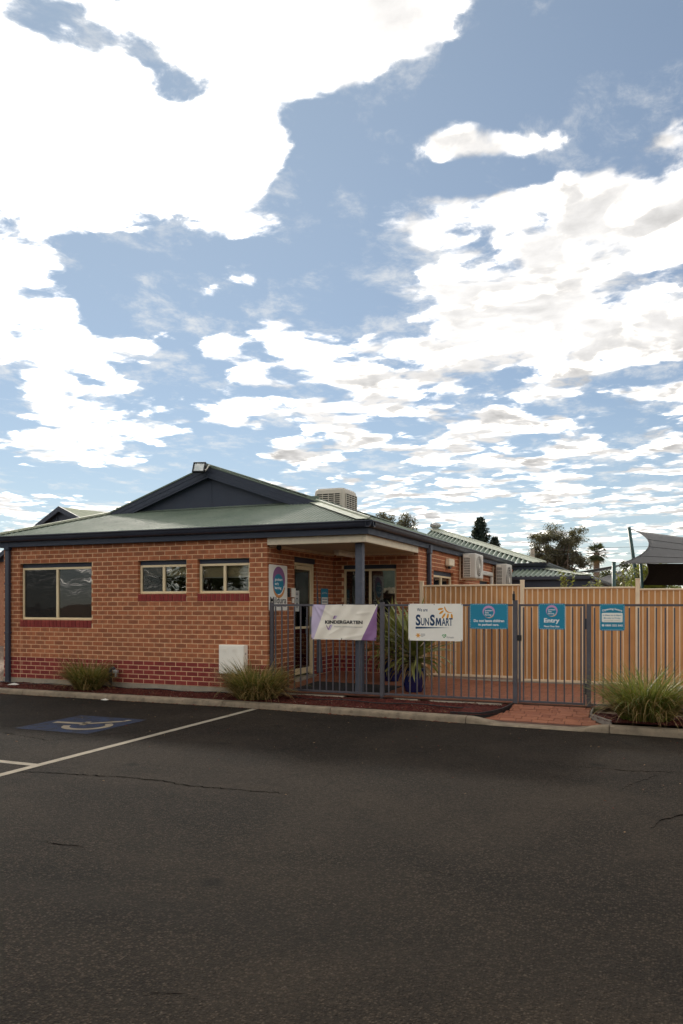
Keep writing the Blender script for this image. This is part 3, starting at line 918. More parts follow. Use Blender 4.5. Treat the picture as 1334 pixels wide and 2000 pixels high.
for i, (wall, o, ax, nm, s0, s1, z0, z1, dk) in enumerate(ALL):
    o, ax, nm = Vector(o), Vector(ax), Vector(nm)
    # local x must run left to right seen from outside
    xl = Vector((0, 0, 1)).cross(nm) * 1.0
    c = o + ax * (s0 + s1) / 2 + Vector((0, 0, (z0 + z1) / 2)) + nm * rb.uniform(-.0008, .0022)
    if i in single:
        ob = bpy.data.objects.new('brick', brick_mesh(s1 - s0, dk, rb.randrange(24)))
        place(ob, c, wall, math.atan2(xl.y, xl.x))
    else:
        v, f, uv = brick_geo(s1 - s0, z1 - z0)
        J = joined.setdefault(dk, [MB(), [], []])
        J[0].add([c + xl * p[0] - nm * p[1] + Vector((0, 0, p[2])) for p in v], f)
        r = rb.random()
        J[1] += [r] * 12; J[2] += uv
for dk, (mb, rn, uv) in joined.items():
    o = mb.build('dark_base_bricks' if dk else 'wall_bricks', M_['dbrick' if dk else 'brick'], B, uv=uv, rnd=rn)
    o['kind'] = 'stuff'
# concrete slab edge
b = MB().box(-6.14, -.002, -.012, .1, -.14, -.004).box(-.1, .012, .1, 1.0, -.14, .0)
b.build('slab_edge', M_['concrete'], B)

# rooms behind the glass
b = MB()
def room(x0, x1, y0, y1, z0, z1, skip=()):
    F = {'b': [(x0, y0, z0), (x1, y0, z0), (x1, y1, z0), (x0, y1, z0)], 't': [(x0, y0, z1), (x1, y0, z1), (x1, y1, z1), (x0, y1, z1)],
         'N': [(x0, y1, z0), (x1, y1, z0), (x1, y1, z1), (x0, y1, z1)], 'W': [(x0, y0, z0), (x0, y1, z0), (x0, y1, z1), (x0, y0, z1)],
         'E': [(x1, y0, z0), (x1, y1, z0), (x1, y1, z1), (x1, y0, z1)], 'S': [(x0, y0, z0), (x1, y0, z0), (x1, y0, z1), (x0, y0, z1)]}
    for k, q in F.items():
        if k not in skip: b.add(q, [(0, 1, 2, 3)])
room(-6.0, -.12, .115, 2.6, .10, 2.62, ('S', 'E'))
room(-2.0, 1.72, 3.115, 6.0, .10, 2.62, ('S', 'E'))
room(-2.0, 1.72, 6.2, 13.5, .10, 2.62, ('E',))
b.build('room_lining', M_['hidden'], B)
b = MB().cbox(-5.2, -4.2, .5, 1.0, .6, .74).cbox(-5.0, -4.6, 1.1, 1.5, .1, 1.5).cbox(-2.6, -1.2, 1.7, 2.3, .1, 1.75).cbox(-1.0, -.5, 1.9, 2.4, .1, 2.0)
b.build('room_furniture', M_['blind'], B)

# windows: frame > panes, head, sill bricks, blinds
def window(o, ax, nm, s0, s1, z0, z1, sillh, right_first, blind, name='window', head=.085, setb=.062):
    o, ax, nm = Vector(o), Vector(ax), Vector(nm)
    def bx(mb, a, c, q0, q1, d0, d1, ch=.003):
        p = [o + ax * a - nm * d0, o + ax * c - nm * d1]
        mb.cbox(min(p[0].x, p[1].x), max(p[0].x, p[1].x), min(p[0].y, p[1].y), max(p[0].y, p[1].y), q0, q1, ch)
    zb, zt = z0 + sillh, z1 - head
    f = MB(); w = .042
    g0, g1 = s0 + .008, s1 - .008
    bx(f, g0, g0 + w, zb, zt, setb, setb + .06); bx(f, g1 - w, g1, zb, zt, setb, setb + .06)
    bx(f, g0 + w, g1 - w, zb, zb + w, setb, setb + .06); bx(f, g0 + w, g1 - w, zt - w, zt, setb, setb + .06)
    m = (g0 + g1) / 2
    bx(f, m - .024, m + .024, zb + w, zt - w, setb - .004, setb + .05)
    fr = f.build(name, M_['cream'], B)
    for a, c in ((g0 + w, m - .024), (m + .024, g1 - w)):
        p = MB(); bx(p, a, c, zb + w, zt - w, setb + .026, setb + .031, .0005); p.build('pane', M_['glass'], fr)
        if blind:
            mat, zlow, batten = blind
            q = MB(); bx(q, a - .01, c + .01, zlow, zt - .01, setb + .10, setb + .104, .001); q.build('blind', M_[mat], fr)
            if batten:
                q = MB(); bx(q, a - .01, c + .01, zlow - .022, zlow, setb + .095, setb + .109, .002); q.build('blind_rail', M_['grey'], fr)
    h = MB(); bx(h, s0 + .004, s1 - .004, zt + .001, z1 - .004, setb + .012, setb + .06); h.build('head_flashing', M_['navyflat'], fr)
    if sillh > .05:
        n = max(1, round((s1 - s0) / .0955)); st = (s1 - s0) / n
        for i in range(n):
            v, ff, uv = brick_geo(st - .010, sillh - .014, .10)
            c = o + ax * (s0 + st * (i + .5)) + Vector((0, 0, z0 + sillh / 2 - .002)) + nm * rb.uniform(.003, .007)
            xl = Vector((0, 0, 1)).cross(nm)
            key = ('sill', round(st, 3), round(sillh, 3), rb.randrange(6))
            if key not in BM:
                mb = MB(); mb.v, mb.f = v, ff
                t = mb.build('sill_brick', M_['dbrick'], None, uv=uv, rnd=[key[3] / 6 + .05] * len(v), keep=True)
                BM[key] = t.data; bpy.data.objects.remove(t)
            place(bpy.data.objects.new('sill_brick', BM[key]), c, fr, math.atan2(xl.y, xl.x))
        mo = MB(); bx(mo, s0 + .001, s1 - .001, z0 + .001, zb - .006, .008, .11, .001); mo.build('sill_mortar', M_['mortar'], fr)
    return fr
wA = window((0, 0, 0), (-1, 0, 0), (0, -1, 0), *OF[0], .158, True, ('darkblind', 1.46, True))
wB = window((0, 0, 0), (-1, 0, 0), (0, -1, 0), *OF[1], .150, True, ('blind', 2.04, True))
wC = window((0, 0, 0), (-1, 0, 0), (0, -1, 0), *OF[2], .150, True, ('blind', 2.00, True))
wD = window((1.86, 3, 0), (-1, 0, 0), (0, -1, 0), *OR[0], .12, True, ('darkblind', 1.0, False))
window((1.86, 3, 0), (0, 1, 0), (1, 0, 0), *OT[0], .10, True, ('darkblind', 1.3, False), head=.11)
window((1.86, 3, 0), (0, 1, 0), (1, 0, 0), *OT[1], .10, True, ('blind', 1.3, False), head=.11)
# insect screen on the left sash of the large window
g = G('insect_screen'); tr = g.new('ShaderNodeBsdfTransparent'); df = g.new('ShaderNodeBsdfDiffuse'); df.inputs[0].default_value = (.030, .030, .030, 1)
mx = g.new('ShaderNodeMixShader'); mx.inputs[0].default_value = .55
g.L.new(tr.outputs[0], mx.inputs[1]); g.L.new(df.outputs[0], mx.inputs[2]); g.L.new(mx.outputs[0], g.N['Material Output'].inputs[0])
M_['screen'] = g.m
for wn, a, c, q0, q1 in ((wA, -5.62, -4.80, 1.24, 2.19), (wB, -2.70, -2.25, 1.75, 2.19)):
    MB().add([(a, .070, q0), (c, .070, q0), (c, .070, q1), (a, .070, q1)], [(0, 1, 2, 3)]).build('insect_screen', M_['screen'], wn)

# entry door in the porch side wall
D = MB()
D.cbox(-.13, -.05, 1.105, 1.155, .10, 2.30, .004).cbox(-.13, -.05, 2.025, 2.075, .10, 2.30, .004).cbox(-.13, -.05, 1.155, 2.025, 2.25, 2.30, .004)
dr = D.build('door', M_['cream'], B)
D = MB().cbox(-.11, -.07, 1.16, 1.215, .14, 2.245, .004).cbox(-.11, -.07, 1.965, 2.02, .14, 2.245, .004).cbox(-.11, -.07, 1.215, 1.965, .14, .255, .004).cbox(-.11, -.07, 1.215, 1.965, 2.17, 2.245, .004).cbox(-.108, -.072, 1.215, 1.965, 1.02, 1.065, .004)
D.build('door_leaf', M_['cream'], dr)
MB().cbox(-.093, -.087, 1.215, 1.965, .255, 1.02, .0005).cbox(-.093, -.087, 1.215, 1.965, 1.065, 2.17, .0005).build('door_glass', M_['glass'], dr)
MB().cbox(-.068, -.035, 1.25, 1.50, 2.175, 2.235, .005).build('door_closer', M_['blind'], dr)
MB().cbox(-.085, -.02, 1.106, 2.074, 2.302, 2.40, .003).build('door_head', M_['navy'], dr)
MB().cbox(-.055, -.02, 1.90, 1.93, .9, 1.25, .006).build('door_handle', M_['galv'], dr)
MB().cbox(-.14, .02, 1.104, 2.076, .02, .10, .004).build('door_sill', M_['concrete'], dr)
nt = MB().cbox(-.084, -.080, 1.27, 1.47, 1.36, 1.76, .001).build('door_notice', M_['paper'], dr)
b = MB()
for k in range(20):
    a, c = 2 * PI * k / 20, 2 * PI * (k + 1) / 20
    b.add([(-.079, 1.37 + .055 * math.cos(q) * s, 1.56 + .065 * math.sin(q) * s) for q, s in ((a, 1), (c, 1), (c, .72), (a, .72))], [(0, 1, 2, 3)])
for zz, w in ((1.71, .06), (1.69, .06), (1.675, .05), (1.45, .05), (1.43, .04)):
    b.add([(-.079, 1.37 - w, zz), (-.079, 1.37 + w, zz), (-.079, 1.37 + w, zz + .008), (-.079, 1.37 - w, zz + .008)], [(0, 1, 2, 3)])
b.add([(-.079, 1.365, 1.53), (-.079, 1.375, 1.53), (-.079, 1.375, 1.59), (-.079, 1.365, 1.59)], [(0, 1, 2, 3)])
b.build('door_notice_print', M_['inkblack'], dr)
MB().add([(-.03, 2.085, .12), (.10, 2.20, .12), (.07, 2.22, .12), (-.03, 2.10, .12), (-.03, 2.085, 2.22), (-.0, 2.115, 2.22), (-.01, 2.13, 2.22), (-.03, 2.10, 2.22)],
         [(0, 1, 2, 3), (4, 5, 6, 7), (0, 1, 5, 4), (1, 2, 6, 5), (2, 3, 7, 6), (3, 0, 4, 7)]).build('screen_door_edge', M_['post'], dr)

# ------------------------------------------------------------ porch carpentry
MB().cbox(0.003, 1.862, -.012, .08, 2.535, 2.75, .006).build('porch_beam', M_['beam'], B)
MB().cbox(1.772, 1.862, .082, 3.0, 2.535, 2.75, .006).build('porch_beam', M_['beam'], B)
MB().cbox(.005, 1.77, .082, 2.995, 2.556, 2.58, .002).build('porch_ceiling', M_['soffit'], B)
b = MB().extrude([(0, 0), (.045, .045), (0, .045)], (.002, .085, 2.511), (.002, 2.99, 2.511), (1, 0, 0), (0, 0, 1)).extrude([(0, 0), (-.045, .045), (0, .045)], (.06, 2.998, 2.511), (1.77, 2.998, 2.511), (0, 1, 0), (0, 0, 1))
fixnormals(b.build('cornice', M_['beam'], B))
MB().cbox(1.594, 1.722, .165, .293, -.03, 2.555, .008).build('porch_post', M_['post'], B)
lt = MB().cbox(.52, .64, 1.75, 2.75, 2.515, 2.555, .006).build('porch_light', M_['grey'], B)
MB().cbox(.525, .635, 1.77, 2.73, 2.455, 2.514, .015).build('light_diffuser', M_['white'], lt)
b = MB(); b.lathe([(.0, -.06), (.03, -.055), (.045, -.03), (.045, 0), (.03, .03)], (.12, .22, 2.52), 14)
b.build('dome_camera', M_['black'], B, True)

# ------------------------------------------------------------ fascia and gutters
XL, XR, YE, ZE, TP = -6.22, 2.0, -.20, 2.872, .3443
MB().cbox(-6.2, 1.93, -.10, -.075, 2.66, 2.855, .004).build('fascia', M_['navyflat'], B)
MB().cbox(1.905, 1.93, -.074, 13.2, 2.66, 2.855, .004).build('fascia', M_['navyflat'], B)
MB().cbox(-6.2, -6.175, -.074, 13.2, 2.66, 2.855, .004).build('fascia', M_['navyflat'], B)
b = MB().box(-6.17, 1.9, -.074, .1, 2.668, 2.678).box(1.80, 1.904, .101, 13.2, 2.668, 2.678)
b.build('eave_lining', M_['navyflat'], B)
GP = [(0, 0), (.055, 0), (.085, .018), (.100, .05), (.108, .085), (.122, .088), (.130, .100), (.126, .113), (.112, .113), (.104, .098), (.09, .06), (.07, .02), (.004, .015), (.004, .09), (0, .09)]
def gutter(a, b_, out):
    mb = MB().extrude(GP, a, b_, out, (0, 0, 1))
    return fixnormals(mb.build('gutter', M_['navy'], B))
gutter((-6.33, -.10, 2.765), (2.058, -.10, 2.765), (0, -1, 0))
gutter((1.93, -.228, 2.765), (1.93, 13.2, 2.765), (1, 0, 0))
gutter((-6.2, -.228, 2.765), (-6.2, 13.2, 2.765), (-1, 0, 0))
dp = MB().cbox(-6.005, -5.905, -.09, -.015, -.10, 2.60, .01).build('downpipe', M_['navy'], B)
MB().cbox(-6.02, -5.89, -.105, -.012, 2.60, 2.75, .008).build('rain_head', M_['navyflat'], dp)
MB().cbox(-6.015, -5.895, -.095, -.01, .9, .93, .003).cbox(-6.015, -5.895, -.095, -.01, 1.9, 1.93, .003).build('downpipe_strap', M_['navy'], dp)
dp = MB().cbox(1.875, 1.95, 3.58, 3.68, -.05, 2.56, .01).build('downpipe', M_['navy'], B)
MB().cbox(1.87, 1.965, 3.565, 3.695, 2.56, 2.74, .008).build('rain_head', M_['post'], dp)

# ------------------------------------------------------------ corrugated roof
def corr(u): return .0085 * math.sin(2 * PI * u / .076)
def slope(name, u0, u1, P, dlim, parent=B, mat='roof', amp=1.0, pitch=.076):
    """corrugated sheet: P(u, d) gives the point d up the slope (plan distance) at u along the eave"""
    b = MB(); st = .076 / 6; n = int((u1 - u0) / st); rows = 3
    for i in range(n + 1):
        u = u0 + i * st
        lo, hi = dlim(u)
        for r in range(rows + 1):
            d = lo + (hi - lo) * r / rows
            p = P(u, d)
            b.v.append((p[0], p[1], p[2] + .0165 * amp * math.sin(2 * PI * u / pitch)))
    k = rows + 1
    b.f = [(i * k + r, (i + 1) * k + r, (i + 1) * k + r + 1, i * k + r + 1) for i in range(n) for r in range(rows)]
    return b.build(name, M_[mat], parent, True)
XM = (XL + XR) / 2; HALF = (XR - XL) / 2; GB = 1.75; YG = 1.42
slope('roof_sheet', XL, XR, lambda u, d: (u, YE + d, ZE + d * TP), lambda u: (0, max(.001, min(GB, u - XL, XR - u))))
ZR = ZE + HALF * TP
rdl = lambda u: (0, HALF if u > YG else max(.001, min(GB, u - YE)))
slope('roof_sheet', YE, 13.5, lambda u, d: (XR - d, u, ZE + d * TP), rdl)
slope('roof_sheet', YE, 13.5, lambda u, d: (XL + d, u, ZE + d * TP), rdl)
# screws in rows across the front slope
b = MB()
for d in (.12, .75, 1.30):
    x = XL + .1
    while x < XR - .1:
        if d < min(x - XL, XR - x) - .1:
            c = Vector((x, YE + d, ZE + d * TP + .014)); r = .006
            b.add([c + Vector((-r, -r, 0)), c + Vector((r, -r, 0)), c + Vector((r, r, .004)), c + Vector((-r, r, .004)), c + Vector((0, 0, .008))], [(0, 1, 4), (1, 2, 4), (2, 3, 4), (3, 0, 4)])
        x += .152
o = b.build('roof_screws', M_['post'], B); o['kind'] = 'stuff'
# hip flashings with rolled tops
def hip(x0, sx, y0, t, w=.19, mat='flash'):
    a = Vector((x0, y0, ZE + .030)); c = a + Vector((sx * t, t, t * TP))
    b = MB()
    f1 = Vector((sx * w, 0, 0.004)); f2 = Vector((0, w, .004))
    b.add([a, c, c + f1, a + f1], [(0, 1, 2, 3)]); b.add([a, c, c + f2, a + f2], [(3, 2, 1, 0)])
    b.tube([a + Vector((0, 0, .012)), c + Vector((0, 0, .012))], .022, 8)
    o = b.build('hip_flashing', M_[mat], B)
    return o
hip(XR, -1, YE, GB, .24); hip(XL, 1, YE, GB, .12)
# flashing under the gable
MB().add([(XL + GB - .12, YE + GB - .14, ZE + (GB - .14) * TP + .018), (XR - GB + .12, YE + GB - .14, ZE + (GB - .14) * TP + .018), (XR - GB + .05, YE + GB, ZE + GB * TP + .018), (XL + GB - .05, YE + GB, ZE + GB * TP + .018),
          (XR - GB + .05, YE + GB, ZE + GB * TP + .12), (XL + GB - .05, YE + GB, ZE + GB * TP + .12)], [(0, 1, 2, 3), (3, 2, 4, 5)]).build('apron_flashing', M_['roof'], B)
# gable infill sheets and barge boards
yg = YE + GB - .012
zb_ = ZE + GB * TP - .05
gp = MB().add([(XL + GB - .1, yg, zb_), (XM - .003, yg, zb_), (XM - .003, yg, ZR - .04)], [(0, 1, 2)]).build('gable_panel', M_['navyflat'], B)
MB().add([(XM + .003, yg, zb_), (XR - GB + .1, yg, zb_), (XM + .003, yg, ZR - .04)], [(0, 1, 2)]).build('gable_panel', M_['navyflat'], B)
MB().cbox(XM - .02, XM + .02, yg - .006, yg - .001, zb_, ZR - .1, .001).build('cover_strip', M_['navyflat'], gp)
def barge(sx):
    b = MB()
    p0 = Vector((XM + sx * (HALF - GB + .16), YG, ZE + (GB - .16) * TP)); p1 = Vector((XM, YG, ZR))
    prof = [(0, .012, -.030), (.006, -.032, -.078), (0, -.080, -.126), (.006, -.128, -.172), (0, -.174, -.215)]
    for off, t, q in prof:
        for (a, c) in ((p0, p1),):
            y0, y1 = YG - .02 - off, YG + .01
            vs = [(a.x, y0, a.z + t), (c.x, y0, c.z + t), (c.x, y0, c.z + q), (a.x, y0, a.z + q), (a.x, y1, a.z + t), (c.x, y1, c.z + t), (c.x, y1, c.z + q), (a.x, y1, a.z + q)]
            b.add(vs, [(0, 1, 2, 3), (4, 5, 6, 7), (0, 1, 5, 4), (2, 3, 7, 6), (1, 2, 6, 5), (0, 3, 7, 4)])
    o = fixnormals(b.build('barge_board', M_['navyflat'], B))
    # soffit behind the board back to the gable sheet
    MB().add([(p0.x, YG + .01, p0.z - .19), (p1.x, YG + .01, p1.z - .19), (p1.x, yg, p1.z - .19), (p0.x, yg, p0.z - .19)], [(0, 1, 2, 3)]).build('barge_soffit', M_['navyflat'], o)
    c = MB()
    for t0, t1, ya, yb in ((.040, .012, YG - .032, YG - .032), (.040, .040, YG - .032, YG + .12)):
        c.add([(p0.x, ya, p0.z + t0), (p1.x, ya, p1.z + t0), (p1.x, yb, p1.z + t1), (p0.x, yb, p0.z + t1)], [(0, 1, 2, 3)])
    c.build('barge_cap', M_['roof'], o)
barge(-1); barge(1)
b = MB()
for s in (-1, 1):
    b.add([(XM, YG - .03, ZR + .045), (XM, 13.5, ZR + .045), (XM + s * .2, 13.5, ZR + .045 - .2 * TP), (XM + s * .2, YG - .03, ZR + .045 - .2 * TP)], [(0, 1, 2, 3)])
b.tube([(XM, YG - .03, ZR + .05), (XM, 13.5, ZR + .05)], .022, 8)
b.build('ridge_cap', M_['roof'], B)

# ------------------------------------------------------------ rear wing and lower verandah roof (same building)
WX, WY, WZ = 2.92, 14.1, 2.872
slope('wing_roof_sheet', -2.4, WX, lambda u, d: (u, WY + d, WZ + d * TP), lambda u: (0, max(.001, min(5.2, WX - u))), pitch=.19, amp=2.2)
a = Vector((WX, WY, WZ + .035)); c = a + Vector((-5.2, 5.2, 5.2 * TP))
MB().add([a, c, c + Vector((-.42, 0, .004)), a + Vector((-.42, 0, .004))], [(0, 1, 2, 3)]).tube([a, c], .03, 8).build('hip_flashing', M_['flash'], B)
MB().add([(WX, WY, WZ), (WX, WY + 12, WZ), (WX - 5.2, WY + 12, WZ + 5.2 * TP), (WX - 5.2, WY + 5.2, WZ + 5.2 * TP)], [(0, 1, 2, 3)]).build('wing_roof_back', M_['roof'], B)
fixnormals(MB().extrude(GP, (1.6, WY + .03, 2.765), (WX + .03, WY + .03, 2.765), (0, -1, 0), (0, 0, 1)).build('gutter', M_['navy'], B))
fixnormals(MB().extrude(GP, (WX - .03, WY - .1, 2.765), (WX - .03, WY + 12, 2.765), (1, 0, 0), (0, 0, 1)).build('gutter', M_['navy'], B))
MB().cbox(1.6, WX - .03, WY + .03, WY + .06, 2.50, 2.85, .004).cbox(WX - .06, WX - .031, WY + .061, WY + 12, 2.50, 2.85, .004).build('fascia', M_['navyflat'], B)
MB().box(1.7, WX - .1, WY + .1, WY + .2, 0, 2.8).box(WX - .2, WX - .1, WY + .21, WY + 12, 0, 2.8).build('wing_wall', M_['hidden'], B)
VX, VY, VZ = 4.42, 12.77, 2.385
slope('verandah_roof_sheet', 1.9, VX, lambda u, d: (u, VY + d, VZ + d * .2), lambda u: (0, max(.001, min(1.6, VX - u))), pitch=.152, amp=1.8)
a = Vector((VX, VY, VZ + .03)); c = a + Vector((-1.6, 1.6, .32))
MB().add([a, c, c + Vector((-.3, 0, .004)), a + Vector((-.3, 0, .004))], [(0, 1, 2, 3)]).tube([a, c], .02, 8).build('hip_flashing', M_['flash'], B)
MB().add([(VX, VY, VZ), (VX, VY + 9, VZ), (VX - 1.6, VY + 9, VZ + .32), (VX - 1.6, VY + 1.6, VZ + .32)], [(0, 1, 2, 3)]).build('verandah_roof_side', M_['roof'], B)
MB().cbox(1.95, VX + .02, VY - .11, VY, VZ - .12, VZ - .01, .015).cbox(VX + .02, VX + .11, VY - .11, VY + 9, VZ - .12, VZ - .01, .015).build('gutter', M_['navy'], B)
MB().cbox(1.95, VX, VY + .001, VY + .05, VZ - .42, VZ - .02, .004).cbox(VX - .05, VX, VY + .051, VY + 9, VZ - .42, VZ - .02, .004).build('fascia', M_['navyflat'], B)
MB().box(2.6, 4.3, 17.8, 17.9, 0, 2.4).build('verandah_rear_wall', M_['hidden'], B)
MB().cbox(3.98, 4.12, 12.8, 12.94, 0, 2.2, .01).build('verandah_post', M_['post'], B)

# ============================================================ things fixed to the building
fl = thing('floodlight', (-2.2, 1.30, 4.20), 'square black floodlight mounted at the tip of the navy gable', 'floodlight')
FM = Matrix.Translation((-2.19, 1.20, 4.265)) @ Matrix.Rotation(R(8), 4, 'Z') @ Matrix.Rotation(R(-18), 4, 'X') @ Matrix.Rotation(R(2), 4, 'Y')
def tbox(b, M, x0, x1, y0, y1, z0, z1, c=.004):
    t = MB().cbox(x0, x1, y0, y1, z0, z1, c)
    return b.add([M @ Vector(q) for q in t.v], t.f)
b = MB(); tbox(b, FM, -.135, .135, 0, .06, -.11, -.085); tbox(b, FM, -.135, .135, 0, .06, .085, .11); tbox(b, FM, -.135, -.11, 0, .06, -.085, .085); tbox(b, FM, .11, .135, 0, .06, -.085, .085); tbox(b, FM, -.13, .13, .04, .075, -.1, .1)
b.build('housing', M_['black'], fl)
b = MB(); tbox(b, FM, -.11, .11, .018, .024, -.085, .085, .001); b.build('lens', M_['glasslens'], fl)
b = MB().tube([(-2.05, 1.24, 4.19), (-2.03, 1.26, 4.23), (-2.02, 1.30, 4.30), (-2.04, 1.37, 4.31)], .014, 8).tube([(-2.05, 1.24, 4.19), (-2.08, 1.23, 4.22)], .014, 8).bar((-2.2, 1.28, 4.24), (-2.16, 1.40, 4.20), .03, .02)
b.build('bracket', M_['grey'], fl)

ec = thing('evaporative_cooler', (-2.6, 9.2, 4.1), 'beige evaporative cooler with louvred sides standing on the roof ridge', 'cooler')
def cooler(cx, cy, z0, z1, wx, wy):
    b = MB(); h = z1 - z0
    # tapered shell with rounded shoulders
    lv = [(z0, 1.0), (z0 + h * .80, .98), (z0 + h * .92, .95), (z0 + h * .985, .86), (z1, .72)]
    n = 5
    def ring(z, s):
        pts = []
        for qx, qy in ((1, 1), (-1, 1), (-1, -1), (1, -1)):
            r = .11
            for k in range(n):
                a = math.atan2(qy, qx) - PI / 4 + k * (PI / 2) / (n - 1)
                pts.append((cx + s * (qx * (wx / 2 - r) + r * math.cos(a)), cy + s * (qy * (wy / 2 - r) + r * math.sin(a)), z))
        return pts
    rs = [ring(z, s) for z, s in lv]; m = len(rs[0])
    b.v = [p for q in rs for p in q]
    b.f = [(i * m + k, i * m + (k + 1) % m, (i + 1) * m + (k + 1) % m, (i + 1) * m + k) for i in range(len(rs) - 1) for k in range(m)] + [tuple((len(rs) - 1) * m + k for k in range(m))]
    b.build('shell', M_['cooler'], ec)
    for side in range(2):
        lw = (wx if side == 0 else wy) * .76
        def P(s, d, z): return (cx + s, cy - wy / 2 - d, z) if side == 0 else (cx + wx / 2 + d, cy + s, z)
        q0, q1 = z0 + .1, z0 + h * .80
        b = MB(); b.add([P(-lw / 2, .004, q0), P(lw / 2, .004, q0), P(lw / 2, .004, q1), P(-lw / 2, .004, q1)], [(0, 1, 2, 3)]); b.build('filter_pad', M_['rubber'], ec)
        nn = 11
        for i in range(nn):
            z = q0 + (q1 - q0) * i / (nn - 1)
            a0, a1 = P(-lw / 2, .006, z - .014), P(lw / 2, .030, z + .010)
            MB().cbox(min(a0[0], a1[0]), max(a0[0], a1[0]), min(a0[1], a1[1]), max(a0[1], a1[1]), a0[2], a1[2], .004).build('louvre', M_['cooler'], ec)
        for i in range(5):
            s = -lw / 2 + lw * i / 4
            a0, a1 = P(s - .012, .006, q0), P(s + .012, .026, q1)
            MB().cbox(min(a0[0], a1[0]), max(a0[0], a1[0]), min(a0[1], a1[1]), max(a0[1], a1[1]), a0[2], a1[2], .003).build('rib', M_['cooler'], ec)
cooler(-2.52, 9.1, 4.05, 4.90, .98, 1.1)

def whirly(loc, r, label):
    t = thing('roof_ventilator', loc, label, 'ventilator')
    x, y, z = loc
    MB().lathe([(r * .7, -.25), (r * .7, .02), (r * .75, .05)], loc, 18).build('collar', M_['galv'], t, True)
    b = MB(); n = 26
    for k in range(n):
        a = 2 * PI * k / n
        pts = []
        for i in range(7):
            f = -.45 * PI + i * .9 * PI / 6
            rr_ = r * math.cos(f) * 1.0 + .02; zz = z + .05 + r * .62 * (1 + math.sin(f))
            aa = a + .12 * math.sin(f)
            pts.append((rr_, aa, zz))
        for (r0, a0, z0), (r1, a1, z1) in zip(pts, pts[1:]):
            w = PI / n * .85
            b.add([(x + r0 * math.cos(a0 - w), y + r0 * math.sin(a0 - w), z0), (x + r0 * 1.06 * math.cos(a0 + w), y + r0 * 1.06 * math.sin(a0 + w), z0),
                   (x + r1 * 1.06 * math.cos(a1 + w), y + r1 * 1.06 * math.sin(a1 + w), z1), (x + r1 * math.cos(a1 - w), y + r1 * math.sin(a1 - w), z1)], [(0, 1, 2, 3)])
    b.build('vane_ball', M_['galv'], t)
    MB().lathe([(r * .25, z + .05 + r * 1.24 - z), (.001, z + .07 + r * 1.24 - z)], loc, 12).build('cap', M_['galv'], t)
whirly((-2.25, 19.2, 4.62), .20, 'grey spinning ventilator at the top of the rear wing roof')
whirly((-9.25, 7.55, 4.25), .15, 'small grey ventilator showing left of the navy gable')

def aircon(y0, z0, z1, label, L=.88, d=.32, x0=1.97):
    t = thing('air_conditioner', (x0, y0, z0), label, 'air conditioner', 'air conditioners on the side wall')
    MB().cbox(x0, x0 + d, y0, y0 + L, z0, z1, .018).build('case', M_['grey'], t)
    b = MB().box(x0 + .03, x0 + .19, y0 - .003, y0 - .0015, z0 + .03, z1 - .10)
    b.build('coil', M_['rubber'], t)
    for i in range(7):
        x = x0 + .03 + i * .16 / 6
        MB().box(x - .004, x + .004, y0 - .012, y0 - .004, z0 + .03, z1 - .10).build('guard_wire', M_['white'], t)
    for i in range(9):
        z = z0 + .03 + i * (z1 - z0 - .13) / 8
        MB().box(x0 + .026, x0 + .194, y0 - .017, y0 - .0125, z - .005, z + .005).build('guard_wire', M_['white'], t)
    MB().cbox(x0 + .02, x0 + .15, y0 - .012, y0 - .002, z1 - .085, z1 - .045, .003).build('handle', M_['white'], t)
    b = MB(); cy, cz, r = y0 + L * .42, (z0 + z1) / 2, (z1 - z0) * .42
    for rr_ in (r, r * .82, r * .64, r * .46, r * .28):
        b.tube([(x0 + d + .014, cy + rr_ * math.cos(q * 2 * PI / 24), cz + rr_ * math.sin(q * 2 * PI / 24)) for q in range(25)], .006, 5, False)
    for q in range(12):
        a = q * PI / 6
        b.bar((x0 + d + .014, cy + r * .15 * math.cos(a), cz + r * .15 * math.sin(a)), (x0 + d + .014, cy + r * math.cos(a), cz + r * math.sin(a)), .006, .006, (1, 0, 0))
    b.build('fan_grille', M_['grey'], t)
    b = MB(); n = 24
    b.add([(x0 + d + .0015, cy + r * math.cos(q * 2 * PI / n), cz + r * math.sin(q * 2 * PI / n)) for q in range(n)], [tuple(range(n))]); b.build('fan_opening', M_['rubber'], t)
    b = MB(); b.add([(x0 + d + .022, cy + r * .2 * math.cos(q * 2 * PI / n), cz + r * .2 * math.sin(q * 2 * PI / n)) for q in range(n)], [tuple(range(n))]); b.build('fan_badge', M_['white'], t)
    for yy in (y0 + .12, y0 + L - .12):
        MB().bar((1.87, yy, z0 - .02), (x0 + d, yy, z0 - .02), .04, .035).bar((1.885, yy, z0 - .04), (1.885, yy, z1 - .06), .04, .03).build('bracket', M_['creamsteel'], t)
    return t
aircon(6.35, 2.13, 2.73, 'nearer air conditioner bracketed high on the brick side wall')
aircon(10.45, 1.75, 2.68, 'farther, taller air conditioner on the brick side wall')
o = MB().cbox(1.87, 1.95, 8.2, 10.2, 2.30, 2.42, .02).cbox(1.87, 1.95, 10.1, 10.22, .4, 2.295, .02).build('pipe_cover', M_['grey'])
tag(o, 'pale grey pipe duct running between the two air conditioners', 'duct')
wl = thing('bulkhead_light', (1.9, 5.3, 2.42), 'small cream box light above the side wall window', 'light')
MB().cbox(1.862, 1.98, 5.1, 5.55, 2.37, 2.54, .02).build('body', M_['beam'], wl)
MB().cbox(1.90, 1.96, 5.2, 5.32, 2.31, 2.368, .01).build('sensor', M_['black'], wl)
mb_ = thing('meter_box', (-.62, -.08, .26), 'white steel meter box on the wall beside the middle tussock', 'meter box')
MB().cbox(-.895, -.385, -.15, -.008, .26, .775, .006).build('case', M_['white'], mb_)
